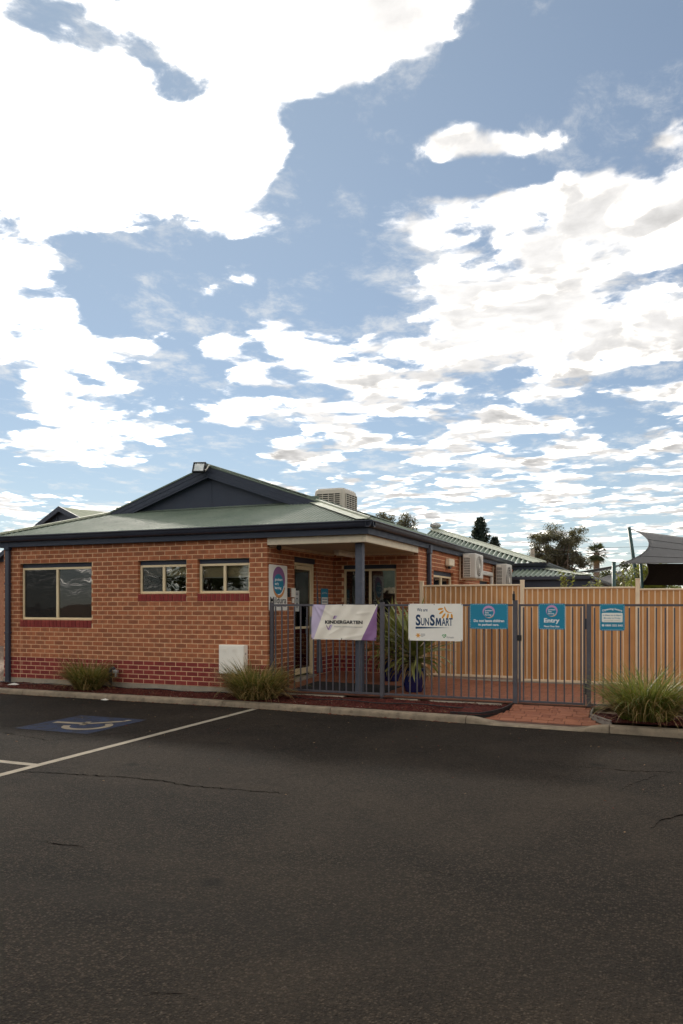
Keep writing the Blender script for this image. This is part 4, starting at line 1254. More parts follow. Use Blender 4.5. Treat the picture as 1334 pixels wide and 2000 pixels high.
MB().cbox(-.885, -.395, -.158, -.1505, .27, .765, .003).build('door', M_['white'], mb_)
for cx in (-.78, -.56):
    for z in (.70, .68, .66):
        MB().cbox(cx - .045, cx + .045, -.166, -.1585, z - .004, z + .004, .0015).build('vent_slot', M_['white'], mb_)
MB().cbox(-.384, -.376, -.10, -.08, .60, .64, .002).build('latch', M_['galv'], mb_)
sp = thing('standpipe', (-3.3, -.12, -.1), 'dark blue standpipe and tap beside the left tussock', 'pipe')
MB().tube([(-3.30, -.13, -.11), (-3.30, -.13, .20), (-3.29, -.13, .26), (-3.25, -.12, .285), (-3.21, -.11, .26)], .032, 10).build('riser', M_['navy'], sp, True)
MB().cbox(-3.225, -3.14, -.16, -.08, .19, .25, .01).tube([(-3.18, -.12, .19), (-3.18, -.13, .12)], .018, 8).build('tap', M_['galv'], sp)
ic = thing('intercom', (.02, .85, 1.65), 'small black keypad and white intercom boxes left of the entry door', 'intercom')
MB().cbox(.004, .03, .79, .86, 1.63, 1.80, .006).build('keypad', M_['black'], ic)
MB().cbox(.004, .045, .93, 1.06, 1.63, 1.80, .006).build('box', M_['white'], ic)
MB().cbox(.004, .035, .965, 1.02, 1.52, 1.61, .006).build('bell', M_['white'], ic)
o = MB().cbox(.35, 2.05, .22, 1.35, 0, .012, .004)
for i, q in enumerate(o.v): o.v[i] = (q[0], q[1], q[2] + floorz(q[0], q[1]) + .003)
o = o.build('door_mat', M_['rubber']); tag(o, 'wide black rubber mat on the porch paving', 'mat')

# ============================================================ charcoal steel fence and gate
FY = .10
F1 = thing('steel_fence', (2.1, FY, -.05), 'charcoal steel picket fence from the brick corner to the gate', 'fence')
F2 = thing('steel_fence', (6.6, FY, -.05), 'charcoal steel picket fence to the right of the entry gate', 'fence')
GT = thing('gate', (4.85, FY, -.04), 'charcoal steel picket gate above the brick ramp', 'gate')
PK = MB().cbox(-.0105, .0105, -.0105, .0105, 0, 1.44, .002).build('picket', M_['steel'], None, keep=True).data
bpy.data.objects.remove(bpy.data.objects['picket'])
def pickets(xs, par, z=.018):
    for x in xs:
        o = bpy.data.objects.new('picket', PK); place(o, (x, FY, z), par)
def post(x, w, par, z1=1.53, z0=-.09):
    MB().cbox(x - w / 2, x + w / 2, FY - w / 2, FY + w / 2, z0, z1, .003).build('post', M_['steel'], par)
def rail(x0, x1, par, z, h=.034, d=.03):
    MB().cbox(x0, x1, FY - d / 2, FY + d / 2, z - h / 2, z + h / 2, .003).build('rail', M_['steel'], par)
post(.040, .06, F1); post(2.108, .066, F1); post(4.300, .068, F1, 1.56)
rail(.071, 2.074, F1, 1.482); rail(.071, 2.074, F1, .002); rail(2.142, 4.265, F1, 1.482); rail(2.142, 4.265, F1, .002)
pickets([.115 + .1222 * i for i in range(16)], F1); pickets([2.222 + .1222 * i for i in range(17)], F1)
MB().cbox(4.262, 4.30, FY - .045, FY + .0, 1.555, 1.66, .006).cbox(4.272, 4.292, FY - .03, FY - .01, 1.655, 1.70, .004).build('latch_pull', M_['black'], F1)
post(5.393, .066, F2, 1.50); post(7.75, .066, F2, 1.50)
rail(5.427, 7.716, F2, 1.482); rail(5.427, 7.716, F2, -.012)
pickets([5.476 + .1222 * i for i in range(18)], F2, .005)
rail(7.784, 9.8, F2, 1.482); rail(7.784, 9.8, F2, -.012); pickets([7.85 + .1222 * i for i in range(15)], F2, .005)
for x in (4.367, 5.330):
    MB().cbox(x - .016, x + .016, FY - .016, FY + .016, -.028, 1.50, .003).build('stile', M_['steel'], GT)
rail(4.384, 5.313, GT, 1.482); rail(4.384, 5.313, GT, -.008)
pickets([4.426 + .1222 * i for i in range(8)], GT, .009)
MB().cbox(4.335, 4.40, FY - .05, FY - .017, .93, 1.02, .005).build('latch', M_['black'], GT)
for z in (1.12, .14):
    MB().cbox(5.345, 5.362, FY - .03, FY + .02, z, z + .16, .004).build('hinge', M_['black'], GT)

# ============================================================ cream fence with tan screening
TY = 3.06
def tanfence(segs, label):
    t = thing('screened_fence', (4, TY, 0), label, 'fence')
    pk = {}
    for (x0, x1, zb, zt) in segs:
        MB().cbox(x0, x1, TY - .022, TY + .022, zt - .032, zt, .006).build('rail', M_['creamsteel'], t)
        MB().cbox(x0, x1, TY - .022, TY + .022, zb, zb + .042, .006).build('rail', M_['creamsteel'], t)
        # sheet of cloth, slightly slack between its ties
        b = MB(); n = int((x1 - x0) / .05); m = 8
        for i in range(n + 1):
            x = x0 + (x1 - x0) * i / n
            for k in range(m + 1):
                z = zb + .03 + (zt - zb - .045) * k / m
                b.v.append((x, TY + .028 + .006 * math.sin(x * 31) + .008 * math.sin(x * 5 + z * 4) * math.sin(PI * k / m), z))
        b.f = [(i * (m + 1) + k, (i + 1) * (m + 1) + k, (i + 1) * (m + 1) + k + 1, i * (m + 1) + k + 1) for i in range(n) for k in range(m)]
        b.build('screen_cloth', M_['tan'], t, True)
        h = zt - zb - .08; key = round(h, 3)
        if key not in pk:
            q = MB().cbox(-.0095, .0095, -.0095, .0095, 0, h, .002).build('picket', M_['creamsteel'], None, keep=True); pk[key] = q.data; bpy.data.objects.remove(q)
        x = x0 + .052
        while x < x1 - .02:
            o = bpy.data.objects.new('picket', pk[key]); place(o, (x, TY - .008, zb + .041), t)
            x += .1025
    for x, z0, z1 in ((1.915, -.02, 1.945), (3.93, -.02, 1.945), (6.01, -.06, 1.945), (8.1, -.06, 1.9)):
        p = MB().cbox(x - .037, x + .037, TY - .037, TY + .037, z0, z1, .004).build('post', M_['creamsteel'], t)
        MB().cbox(x - .042, x + .042, TY - .042, TY + .042, z1 + .001, z1 + .022, .008).build('post_cap', M_['creamsteel'], p)
    MB().cbox(1.95, 9.8, TY - .05, TY + .07, -.10, .015, .006).build('plinth', M_['concrete'], t)
tanfence([(1.953, 3.892, .062, 1.888), (3.968, 5.972, .018, 1.822), (6.048, 8.062, -.005, 1.785), (8.138, 9.8, -.005, 1.785)], 'cream steel fence lined with tan screening behind the entry path')

# ============================================================ signs
def text_data(body, bold=0.0, res=3):
    cu = bpy.data.curves.new('lettering', 'FONT')
    cu.body = body; cu.size = 1.0; cu.offset = bold; cu.resolution_u = res; cu.fill_mode = 'FRONT'
    t = bpy.data.objects.new('lettering', cu); COL.objects.link(t)
    bpy.context.view_layer.update()
    dg = bpy.context.evaluated_depsgraph_get()
    me = bpy.data.meshes.new_from_object(t.evaluated_get(dg))
    bpy.data.objects.remove(t)
    vs = [v.co.copy() for v in me.vertices]; fs = [tuple(p.vertices) for p in me.polygons]
    bpy.data.meshes.remove(me)
    return vs, fs
class Sign:
    """a board whose face is measured in metres from its lower left corner"""
    def __init__(s, t, o, ax, nm):
        s.t, s.o, s.ax, s.nm = t, Vector(o), Vector(ax), Vector(nm)
    def P(s, x, z, d): return s.o + s.ax * x + Vector((0, 0, z)) + s.nm * d
    def poly(s, pts, mat, d, name, parent=None, th=0.0008):
        n = len(pts)
        a = sum(pts[i][0] * pts[(i + 1) % n][1] - pts[(i + 1) % n][0] * pts[i][1] for i in range(n))
        if a < 0: pts = pts[::-1]
        b = MB(); b.add([s.P(x, z, d) for x, z in pts] + [s.P(x, z, d - th) for x, z in pts],
                        [tuple(range(n)), tuple(range(2 * n - 1, n - 1, -1))] + [(k + n, (k + 1) % n + n, (k + 1) % n, k) for k in range(n)])
        return b.build(name, M_[mat], parent or s.t)
    def ell(s, cx, cz, rx, rz, mat, d, name, rot=0., parent=None, a0=0, a1=360, n=36, inner=None):
        c, q = math.cos(R(rot)), math.sin(R(rot))
        def pt(a, k, ox=0, oz=0): x, z = rx * k * math.cos(a), rz * k * math.sin(a); return (cx + ox + x * c - z * q, cz + oz + x * q + z * c)
        full = a1 - a0 >= 360
        A = [R(a0 + (a1 - a0) * i / n) for i in range(n if full else n + 1)]
        pts = [pt(a, 1) for a in A]
        if inner:
            b = MB(); m = len(A); N_ = m if full else m - 1
            k, ox, oz = inner
            ip = [pt(a, k, ox, oz) for a in A]
            b.add([s.P(x, z, d) for x, z in pts] + [s.P(x, z, d) for x, z in ip], [(i, (i + 1) % m, m + (i + 1) % m, m + i) for i in range(N_)])
            return b.build(name, M_[mat], parent or s.t)
        return s.poly(pts, mat, d, name, parent)
    def text(s, body, x0, x1, z0, z1, mat, d, bold=0.0, shear=0., parent=None, name='lettering'):
        vs, fs = text_data(body, bold)
        ax0 = min(v.x for v in vs); ax1 = max(v.x for v in vs); ay0 = min(v.y for v in vs); ay1 = max(v.y for v in vs)
        kx = (x1 - x0) / (ax1 - ax0); kz_ = (z1 - z0) / (ay1 - ay0)
        b = MB(); b.add([s.P(x0 + (v.x - ax0) * kx, z0 + (v.y - ay0) * kz_, d) for v in vs], fs)
        return b.build(name, M_[mat], parent or s.t)
    def arctext(s, body, xc, zc, rad, h, span, mat, d, bold=.02):
        n = len(body)
        vs0, fs0 = text_data(body, bold)
        ax0 = min(v.x for v in vs0); ax1 = max(v.x for v in vs0); ay0 = min(v.y for v in vs0); ay1 = max(v.y for v in vs0)
        b = MB(); pts = []
        for v in vs0:
            a = (( (v.x - ax0) / (ax1 - ax0)) - .5) * span / rad
            r_ = rad + (v.y - ay0) / (ay1 - ay0) * h
            pts.append(s.P(xc + r_ * math.sin(a), zc - rad + r_ * math.cos(a), d))
        b.add(pts, fs0)
        return b.build('lettering', M_[mat], s.t)
def rrect(w, h, r, x0=0., z0=0., n=5):
    out = []
    for cx, cz, a in ((w - r, h - r, 0), (r, h - r, 90), (r, r, 180), (w - r, r, 270)):
        out += [(x0 + cx + r * math.cos(R(a + 90 * k / n)), z0 + cz + r * math.sin(R(a + 90 * k / n))) for k in range(n + 1)]
    return out
def board(name, label, o, ax, nm, w, h, mat, r=.02):
    t = thing(name, o, label, 'sign')
    s = Sign(t, o, ax, nm); s.w, s.h = w, h
    s.poly(rrect(w, h, r), mat, .003, 'panel', th=.004)
    return s
def stitches(s, m=.012, step=.026):
    # dashed white border line
    w, h = s.w, s.h
    def dash(x0, z0, x1, z1):
        n = int(math.hypot(x1 - x0, z1 - z0) / step)
        for i in range(n):
            a, b_ = (i + .2) / n, (i + .75) / n
            xa, za, xb, zb = x0 + (x1 - x0) * a, z0 + (z1 - z0) * a, x0 + (x1 - x0) * b_, z0 + (z1 - z0) * b_
            q = .0016
            if abs(x1 - x0) > abs(z1 - z0): pts.append([(xa, za - q), (xb, za - q), (xb, za + q), (xa, za + q)])
            else: pts.append([(xa - q, za), (xa + q, za), (xa + q, zb), (xa - q, zb)])
    pts = []
    e = .025
    dash(e, m, w - e, m); dash(e, h - m, w - e, h - m); dash(m, e, m, h - e); dash(w - m, e, w - m, h - e)
    b = MB()
    for q in pts: b.add([s.P(x, z, .005) for x, z in q], [(0, 1, 2, 3)])
    b.build('dashed_border', M_['text'], s.t)
def logo(s, cx, cz, k, sx=1.0, disc=True, tmat='text', purple='pink', orange='orange', panel='teal'):
    # overlapping mauve and orange loops around a teal disc with three lines of lettering
    s.ell(cx + .06 * k * sx, cz - .06 * k, .90 * k * sx, .92 * k, orange, .0042, 'orange_loop', 10, a0=170, a1=320)
    s.ell(cx, cz + .08 * k, .98 * k * sx, .96 * k, purple, .0052, 'mauve_loop', -12)
    s.ell(cx - .02 * k * sx, cz - .10 * k, .80 * k * sx, .76 * k, panel, .0062, 'disc')
    s.ell(cx - .02 * k * sx, cz - .10 * k, .84 * k * sx, .80 * k, tmat, .0072, 'white_swoosh', a0=265, a1=350, inner=(.95, -.01 * k, .02 * k))
    for j, wd in enumerate(('goodstart', 'early', 'learning')):
        wdt = (1.22, .62, 1.02)[j] * k * sx
        z = cz + .12 * k - j * .34 * k
        s.text(wd, cx - .60 * k * sx, cx - .60 * k * sx + wdt, z - .04 * k, z + .24 * k, tmat, .0075, .03)
# tall white sign on the porch wall
S = board('building_sign', 'tall white sign with round logo and the word Mildura on the porch wall', (.008, .045, 1.385), (0, 1, 0), (1, 0, 0), .72, .82, 'signwhite', .03)
k = .20
S.ell(.39, .44, .235, .215, 'orange', .0042, 'orange_loop', 8, a0=165, a1=345)
S.ell(.385, .565, .245, .225, 'purple', .0052, 'purple_loop', -22)
S.ell(.36, .50, .215, .20, 'purple', .0062, 'purple_ring')
S.ell(.362, .475, .20, .185, 'teal', .0072, 'disc')
S.ell(.362, .475, .215, .198, 'text', .0082, 'white_swoosh', a0=262, a1=350, inner=(.94, -.004, .006))
for j, wd in enumerate(('goodstart', 'early', 'learning')):
    S.text(wd, .215, .215 + (.30, .155, .25)[j], .52 - j * .075, .585 - j * .075, 'text', .0085, .03)
S.text('Mildura', .045, .68, .125, .245, 'inkblack', .0048, .012)
for a, c in ((.12, .20), (.22, .27), (.29, .42), (.44, .53), (.55, .68)):
    S.poly([(a, .066), (c, .066), (c, .090), (a, .090)], 'inkgrey', .0048, 'small_print')
# small teal sign further in
S = board('hours_notice', 'small teal and white notice on the dark porch wall behind the fence', (.008, 2.31, 1.38), (0, 1, 0), (1, 0, 0), .36, .44, 'teal', .015)
S.arctext('Opening hours', .18, .335, .5, .035, .25, 'text', .0048, .01)
S.poly(rrect(.30, .24, .012, .03, .02), 'signwhite', .0046, 'white_panel')
for z, a, c, m in ((.215, .05, .31, 'inkblue'), (.155, .06, .30, 'inkblue'), (.095, .07, .29, 'inkgrey')):
    S.poly([(a, z), (c, z), (c, z + .018), (a, z + .018)], m, .0056, 'small_print')

# vinyl banner tied to the fence
t = thing('banner', (1.43, .06, .9), 'creased white and purple vinyl banner reading KINDERGARTEN tied to the fence', 'banner')
def bw(u, v):
    """creases of the slack vinyl, metres out of its plane"""
    w = .010 * math.sin(u * 9 + v * 4) * math.sin(v * 7) + .006 * math.sin(u * 23 - v * 17)
    for (cx, cz, dx, dz, a, s) in ((.06, .56, .13, -.20, .020, .018), (.10, .58, .30, -.18, .014, .016), (.6, .02, .5, .10, .012, .02), (.85, .45, .22, .02, .012, .02), (.35, .10, .25, .12, .010, .02)):
        L_ = math.hypot(dx, dz); tt = max(0, min(1, ((u - cx) * dx + (v - cz) * dz) / L_ ** 2))
        q = math.hypot(u - cx - dx * tt, v - cz - dz * tt)
        w += a * math.exp(-(q / s) ** 2) * (1 - .6 * tt)
    return w
def bpt(u, v, d=0.):
    sag = -.012 * math.sin(PI * ((u / .6) % 1)) * (v / .6)
    pinch = .018 * (1 - v / .6) * max(0, 1 - u / .12)
    e = 1.19 * u / 1.2
    return (.838 + e - .018 * (1 - v / .6) + .0, .070 - bw(u, v) * .8 - d, .893 + v + sag * .6 + (1 - u / 1.2) * .002)
def bgrid(poly_left, poly_right, mat, name, d):
    """part of the banner between two slanting lines u = a + b v"""
    b = MB(); nu, nv = 60, 32
    for i in range(nu + 1):
        for k in range(nv + 1):
            v = .6 * k / nv
            u0 = poly_left[0] + poly_left[1] * v; u1 = poly_right[0] + poly_right[1] * v
            u = u0 + (u1 - u0) * i / nu
            b.v.append(bpt(u, v, d))
    b.f = [(i * (nv + 1) + k, (i + 1) * (nv + 1) + k, (i + 1) * (nv + 1) + k + 1, i * (nv + 1) + k + 1) for i in range(nu) for k in range(nv)]
    return b.build(name, M_[mat], t, True)
M_['vinyl'] = plain('banner_vinyl', (.84, .77, .65), .4, .03, 3)
M_['lilac'] = plain('lilac_print', (.54, .45, .60), .4, .04, 3)
M_['plum'] = plain('plum_print', (.265, .135, .285), .4, .06, 3)
bgrid((.045, .36), (.93, .46), 'vinyl', 'white_field', 0)
bgrid((0, 0), (.045, .36), 'lilac', 'lilac_corner', 0)
bgrid((.93, .46), (1.2, 0), 'plum', 'purple_corner', 0)
def btext(body, u0, u1, v0, v1, mat, bold):
    vs, fs = text_data(body, bold)
    ax0 = min(q.x for q in vs); ax1 = max(q.x for q in vs); ay0 = min(q.y for q in vs); ay1 = max(q.y for q in vs)
    b = MB(); b.add([bpt(u0 + (q.x - ax0) / (ax1 - ax0) * (u1 - u0), v0 + (q.y - ay0) / (ay1 - ay0) * (v1 - v0), .003) for q in vs], fs)
    b.build('lettering', M_[mat], t)
btext('KINDERGARTEN', .255, .945, .272, .332, 'inkblack', .045)
btext('Victorian Government Approved', .42, .945, .205, .236, 'inkgrey', .012)
def bpoly(pts, mat, name, d=.003):
    b = MB(); b.add([bpt(u, v, d) for u, v in pts], [tuple(range(len(pts)))]); b.build(name, M_[mat], t)
bpoly([(.395, .355), (.42, .355), (.448, .412), (.423, .412)], 'plum', 'tick_mark', .0035)
bpoly([(.42, .355), (.45, .355), (.478, .412), (.448, .412)], 'lilac', 'tick_shade')
bpoly([(.275, .245), (.287, .245), (.317, .19), (.345, .255), (.357, .255), (.322, .165), (.31, .165)], 'plum', 'tick_mark', .0035)
bpoly([(.357, .255), (.39, .255), (.352, .165), (.322, .165)], 'lilac', 'tick_shade')
for u, v in ((.012, .585), (.57, .592), (1.17, .592), (.012, .015), (.575, .012), (1.18, .03)):
    q = bpt(u, v, .004)
    MB().cbox(q[0] - .006, q[0] + .006, q[1] - .004, .10, q[2] - .012, q[2] + .014, .002).build('cable_tie', M_['black'], t)

AX, NM = (1, 0, 0), (0, -1, 0)
S = board('sun_safety_sign', 'large white sign reading We are SunSmart with orange sun rays', (2.57, .076, .905), AX, NM, .905, .60, 'signwhite', .025)
S.text('We are', .145, .325, .475, .53, 'inkblue', .0048, .012)
def caps(s, body, x, z, hs, w, mat, bold): s.text(body, x, x + w, z, z + hs, mat, .0048, bold)
caps(S, 'S', .125, .243, .182, .082, 'inkblue', .035); caps(S, 'UN', .212, .245, .125, .137, 'inkblue', .02)
caps(S, 'S', .365, .243, .182, .082, 'inkblue', .035); caps(S, 'ART', .560, .245, .125, .180, 'inkblue', .02)
S.poly([(.458, .245), (.481, .245), (.485, .318), (.499, .262), (.513, .262), (.527, .318), (.531, .245), (.554, .245), (.545, .370), (.523, .370), (.506, .306), (.489, .370), (.467, .370)], 'inkblue', .0048, 'letter_m')
S.poly([(.122, .192), (.70, .214), (.122, .226)], 'inkblue', .0048, 'underline')
for cx, cz, a, l in ((.54, .515, 10, .045), (.555, .462, 38, .046), (.592, .405, 55, .05), (.66, .40, 78, .045), (.727, .398, 98, .042)):
    S.ell(cx, cz, l, .0165, 'amber', .0046, 'sun_ray', a)
S.poly([(.60, .55), (.613, .556), (.625, .525), (.648, .488), (.68, .468), (.742, .458), (.70, .452), (.66, .456), (.628, .478), (.606, .515)], 'amber', .0046, 'sun_ray')
for a in range(0, 360, 60):
    S.ell(.165 + .022 * math.cos(R(a)), .085 + .022 * math.sin(R(a)), .020, .008, 'amber', .0047 + a * 1e-6, 'flower_petal', a)
for z in (.106, .092, .078, .064):
    S.poly([(.21, z), (.285 - (z < .07) * .03, z), (.285 - (z < .07) * .03, z + .006), (.21, z + .006)], 'inkgrey', .0046, 'small_print')
S.poly([(.60, .045), (.635, .08), (.633, .105), (.617, .112), (.602, .096), (.588, .108), (.57, .10), (.565, .08), (.577, .08), (.582, .094), (.592, .093), (.602, .077), (.613, .095), (.622, .093), (.62, .082), (.60, .062), (.585, .078), (.576, .072)], 'inkgreen', .0046, 'leaf_heart')
S.text('VicHealth', .64, .76, .045, .075, 'inkgrey', .0046, .01)
for x, z in ((.015, .585), (.435, .587), (.89, .585), (.02, .02), (.885, .018)):
    S.ell(x, z, .007, .007, 'inkblack', .006, 'bolt', n=10)
S = board('warning_sign', 'wide teal sign reading Do not leave children in parked cars', (3.588, .076, 1.108), AX, NM, .604, .398, 'teal', .03)
stitches(S); logo(S, .302, .265, .098)
S.text('Do not leave children', .065, .545, .108, .150, 'text', .0048, .030)
S.text('in parked cars.', .140, .465, .040, .085, 'text', .0048, .030)
S = board('entry_sign', 'square teal Entry sign on the gate', (4.655, .072, 1.112), AX, NM, .40, .396, 'teal', .03)
stitches(S); logo(S, .20, .280, .088)
S.text('Entry', .085, .315, .085, .172, 'text', .0048, .030)
S.text('Please Close Gate', .085, .312, .034, .062, 'text', .0048, .025)
S = board('opening_hours_sign', 'teal Opening hours sign with white panel right of the gate', (5.55, .076, 1.105), AX, NM, .352, .398, 'teal', .03)
stitches(S)
S.arctext('Opening hours', .176, .300, .30, .038, .27, 'text', .0048, .028)
S.poly(rrect(.292, .138, .015, .03, .125), 'signwhite', .0046, 'white_panel')
S.text('6.30am to 6.30pm', .045, .305, .212, .238, 'teal', .0056, .018)
S.text('Monday to Friday', .058, .292, .168, .198, 'teal', .0056, .006)
S.text('closed public holidays', .058, .292, .138, .154, 'inkgrey', .0056, .0)
S.text('1800 222 543', .078, .322, .062, .092, 'text', .0048, .030)
S.ell(.048, .077, .017, .017, 'text', .0046, 'phone_disc', n=16); S.ell(.049, .078, .009, .0035, 'teal', .0056, 'phone_icon', 45, n=10)

# ============================================================ plants
def blade_strip(b, base, az, th0, curl, L, w, seg=5, twist=0.0, fold=0.0):
    """a tapering arching blade; th0 = first lean from upright, curl = added lean along it"""
    p = Vector(base); th = th0
    side = Vector((-math.sin(az + twist), math.cos(az + twist), 0))
    out = Vector((math.cos(az), math.sin(az), 0))
    i0 = len(b.v)
    for i in range(seg + 1):
        t = i / seg
        k = w * (.75 + .5 * t if t < .3 else 1.0 * (1 - ((t - .3) / .7) ** 1.6)) / 2
        k = max(k, .0006)
        b.v += [tuple(p - side * k), tuple(p + side * k)]
        p = p + (out * math.sin(th) + Vector((0, 0, 1)) * math.cos(th)) * (L / seg)
        th += curl / seg
    b.f += [(i0 + 2 * i, i0 + 2 * i + 1, i0 + 2 * i + 3, i0 + 2 * i + 2) for i in range(seg)]
def tussock(loc, label, rad, h, n_green, n_dry, seed, green):
    t = thing('grass_tussock', loc, label, 'ornamental grass', 'strappy grass tussocks in the mulch beds')
    r = random.Random(seed); c = Vector(loc)
    g, d, dd = MB(), MB(), MB()
    for i in range(n_green):
        q = math.sqrt(r.random()) * rad * .42; a = r.uniform(0, 2 * PI)
        base = c + Vector((q * math.cos(a), q * .8 * math.sin(a), 0))
        az = a + r.gauss(0, .7)
        k = q / (rad * .42)
        L = h * r.uniform(.75, 1.30) * (1.0 + .12 * k)
        blade_strip(g, base, az, r.uniform(.05, .25) + .55 * k * r.uniform(.4, 1.1), r.uniform(.5, 1.9), L, r.uniform(.010, .021), 6, r.uniform(-.8, .8))
    for i in range(n_dry):
        q = (.5 + .5 * math.sqrt(r.random())) * rad * .46; a = r.uniform(0, 2 * PI)
        base = c + Vector((q * math.cos(a), q * .8 * math.sin(a), r.uniform(0, h * .35)))
        az = a + r.gauss(0, .5)
        blade_strip(d if r.random() < .75 else dd, base, az, r.uniform(.35, 1.1), r.uniform(.7, 2.0), h * r.uniform(.35, .85), r.uniform(.008, .016), 6, r.uniform(-.9, .9))
    for i in range(int(n_dry * .25)):               # bent straws standing through the clump
        a = r.uniform(0, 2 * PI); q = r.random() * rad * .4
        blade_strip(d, c + Vector((q * math.cos(a), q * math.sin(a), 0)), a, r.uniform(.1, .8), r.uniform(.2, 1.2), h * r.uniform(.8, 1.35), r.uniform(.006, .011), 6, r.uniform(-.8, .8))
    for nm, mb, m in (('green_blades', g, green), ('dry_blades', d, 'dry'), ('withered_blades', dd, 'strapdry')):
        o = mb.build(nm, M_[m], t, True)
tussock((-3.60, -.42, -.10), 'dark green tussock with straw skirt under the large left window', .58, .60, 560, 480, 1, 'bladedark')
tussock((.03, -.47, -.10), 'broad straw and green tussock below the white meter box', .86, .66, 620, 1000, 2, 'bladedark')
tussock((6.20, -.50, -.11), 'bright green tussock in the right-hand bed beyond the gate', .78, .78, 800, 560, 3, 'blade')

# potted strap-leaf plants
LEAF = []
def leaf_mesh(i, dead=False):
    r = random.Random(i * 7 + 3); b = MB()
    L = 1.0; th = .1; p = Vector((0, 0, 0)); seg = 7
    curl = (.55, .95, 1.4, 1.8, 2.2, .3)[i % 6]
    for k in range(seg + 1):
        t = k / seg
        w = .046 * (.55 + 1.2 * t if t < .38 else 1.0 * (1 - ((t - .38) / .62) ** 1.8) + .0) * 1.0
        w = max(w, .001)
        b.v += [(p.x, -w, p.z + w * .35), (p.x, 0, p.z), (p.x, w, p.z + w * .35)]
        p = p + Vector((math.sin(th), 0, math.cos(th))) * (L / seg); th += curl / seg * (.5 + t)
    for k in range(seg):
        a = 3 * k
        b.f += [(a, a + 1, a + 4, a + 3), (a + 1, a + 2, a + 5, a + 4)]
    o = b.build('leaf', M_['strapdry' if dead else 'strap'], None, True, keep=True)
    me = o.data; bpy.data.objects.remove(o); return me
LM = [leaf_mesh(i) for i in range(6)]; LD = [leaf_mesh(i, True) for i in range(6)]
def potted(loc, label, s, n, seed, ph=.42, pr=.215):
    t = thing('potted_plant', loc, label, 'potted plant', 'potted strap-leaf plants in the porch')
    x, y, z = loc
    pt = MB().lathe([(.0, 0), (pr * .66, 0), (pr * .72, .015), (pr * .95, ph * .45), (pr, ph * .75), (pr * .94, ph * .93), (pr * 1.02, ph * .96), (pr * 1.02, ph), (pr * .9, ph), (pr * .86, ph * .9)], loc, 28).build('pot', M_['pot'], t, True)
    MB().lathe([(.001, ph * .9), (pr * .88, ph * .9)], loc, 20).build('potting_soil', M_['soil'], pt)
    r = random.Random(seed)
    MB().tube([(x, y, z + ph * .88), (x + .02, y, z + ph + .18), (x - .01, y + .01, z + ph + .36)], [.05, .042, .03], 8).build('stem', M_['trunk'], t, True)
    for i in range(n):
        k = i / n
        dead = k < .2
        a = i * 2.39996 + r.uniform(-.3, .3)
        th = (1.75 - 1.55 * k) + r.uniform(-.18, .18)
        me = (LD if dead else LM)[r.choice((2, 3, 4)) if k < .35 else r.choice((0, 1, 2, 5, 5))]
        o = bpy.data.objects.new('leaf', me)
        place(o, (x + r.uniform(-.03, .03), y + r.uniform(-.03, .03), z + ph + .02 + .34 * k), t)
        L = s * r.uniform(.75, 1.1) * (.62 if dead else (.85 if k < .45 else 1.0))
        o.rotation_mode = 'ZYX'
        o.rotation_euler = (r.uniform(-.5, .5), th, a)
        o.rotation_mode = 'XYZ'
        o.rotation_euler = (Matrix.Rotation(a, 3, 'Z') @ Matrix.Rotation(th, 3, 'Y') @ Matrix.Rotation(r.uniform(-.5, .5), 3, 'Z')).to_euler()
        o.scale = (L, L * r.uniform(.9, 1.25), L)
potted((2.44, .80, floorz(2.44, .8)), 'strap-leaf plant in a deep blue pot just behind the white sign', .92, 150, 5)
potted((1.62, 2.05, floorz(1.6, 2.0)), 'strap-leaf plant in a blue pot deeper in the shaded porch', .90, 120, 6)

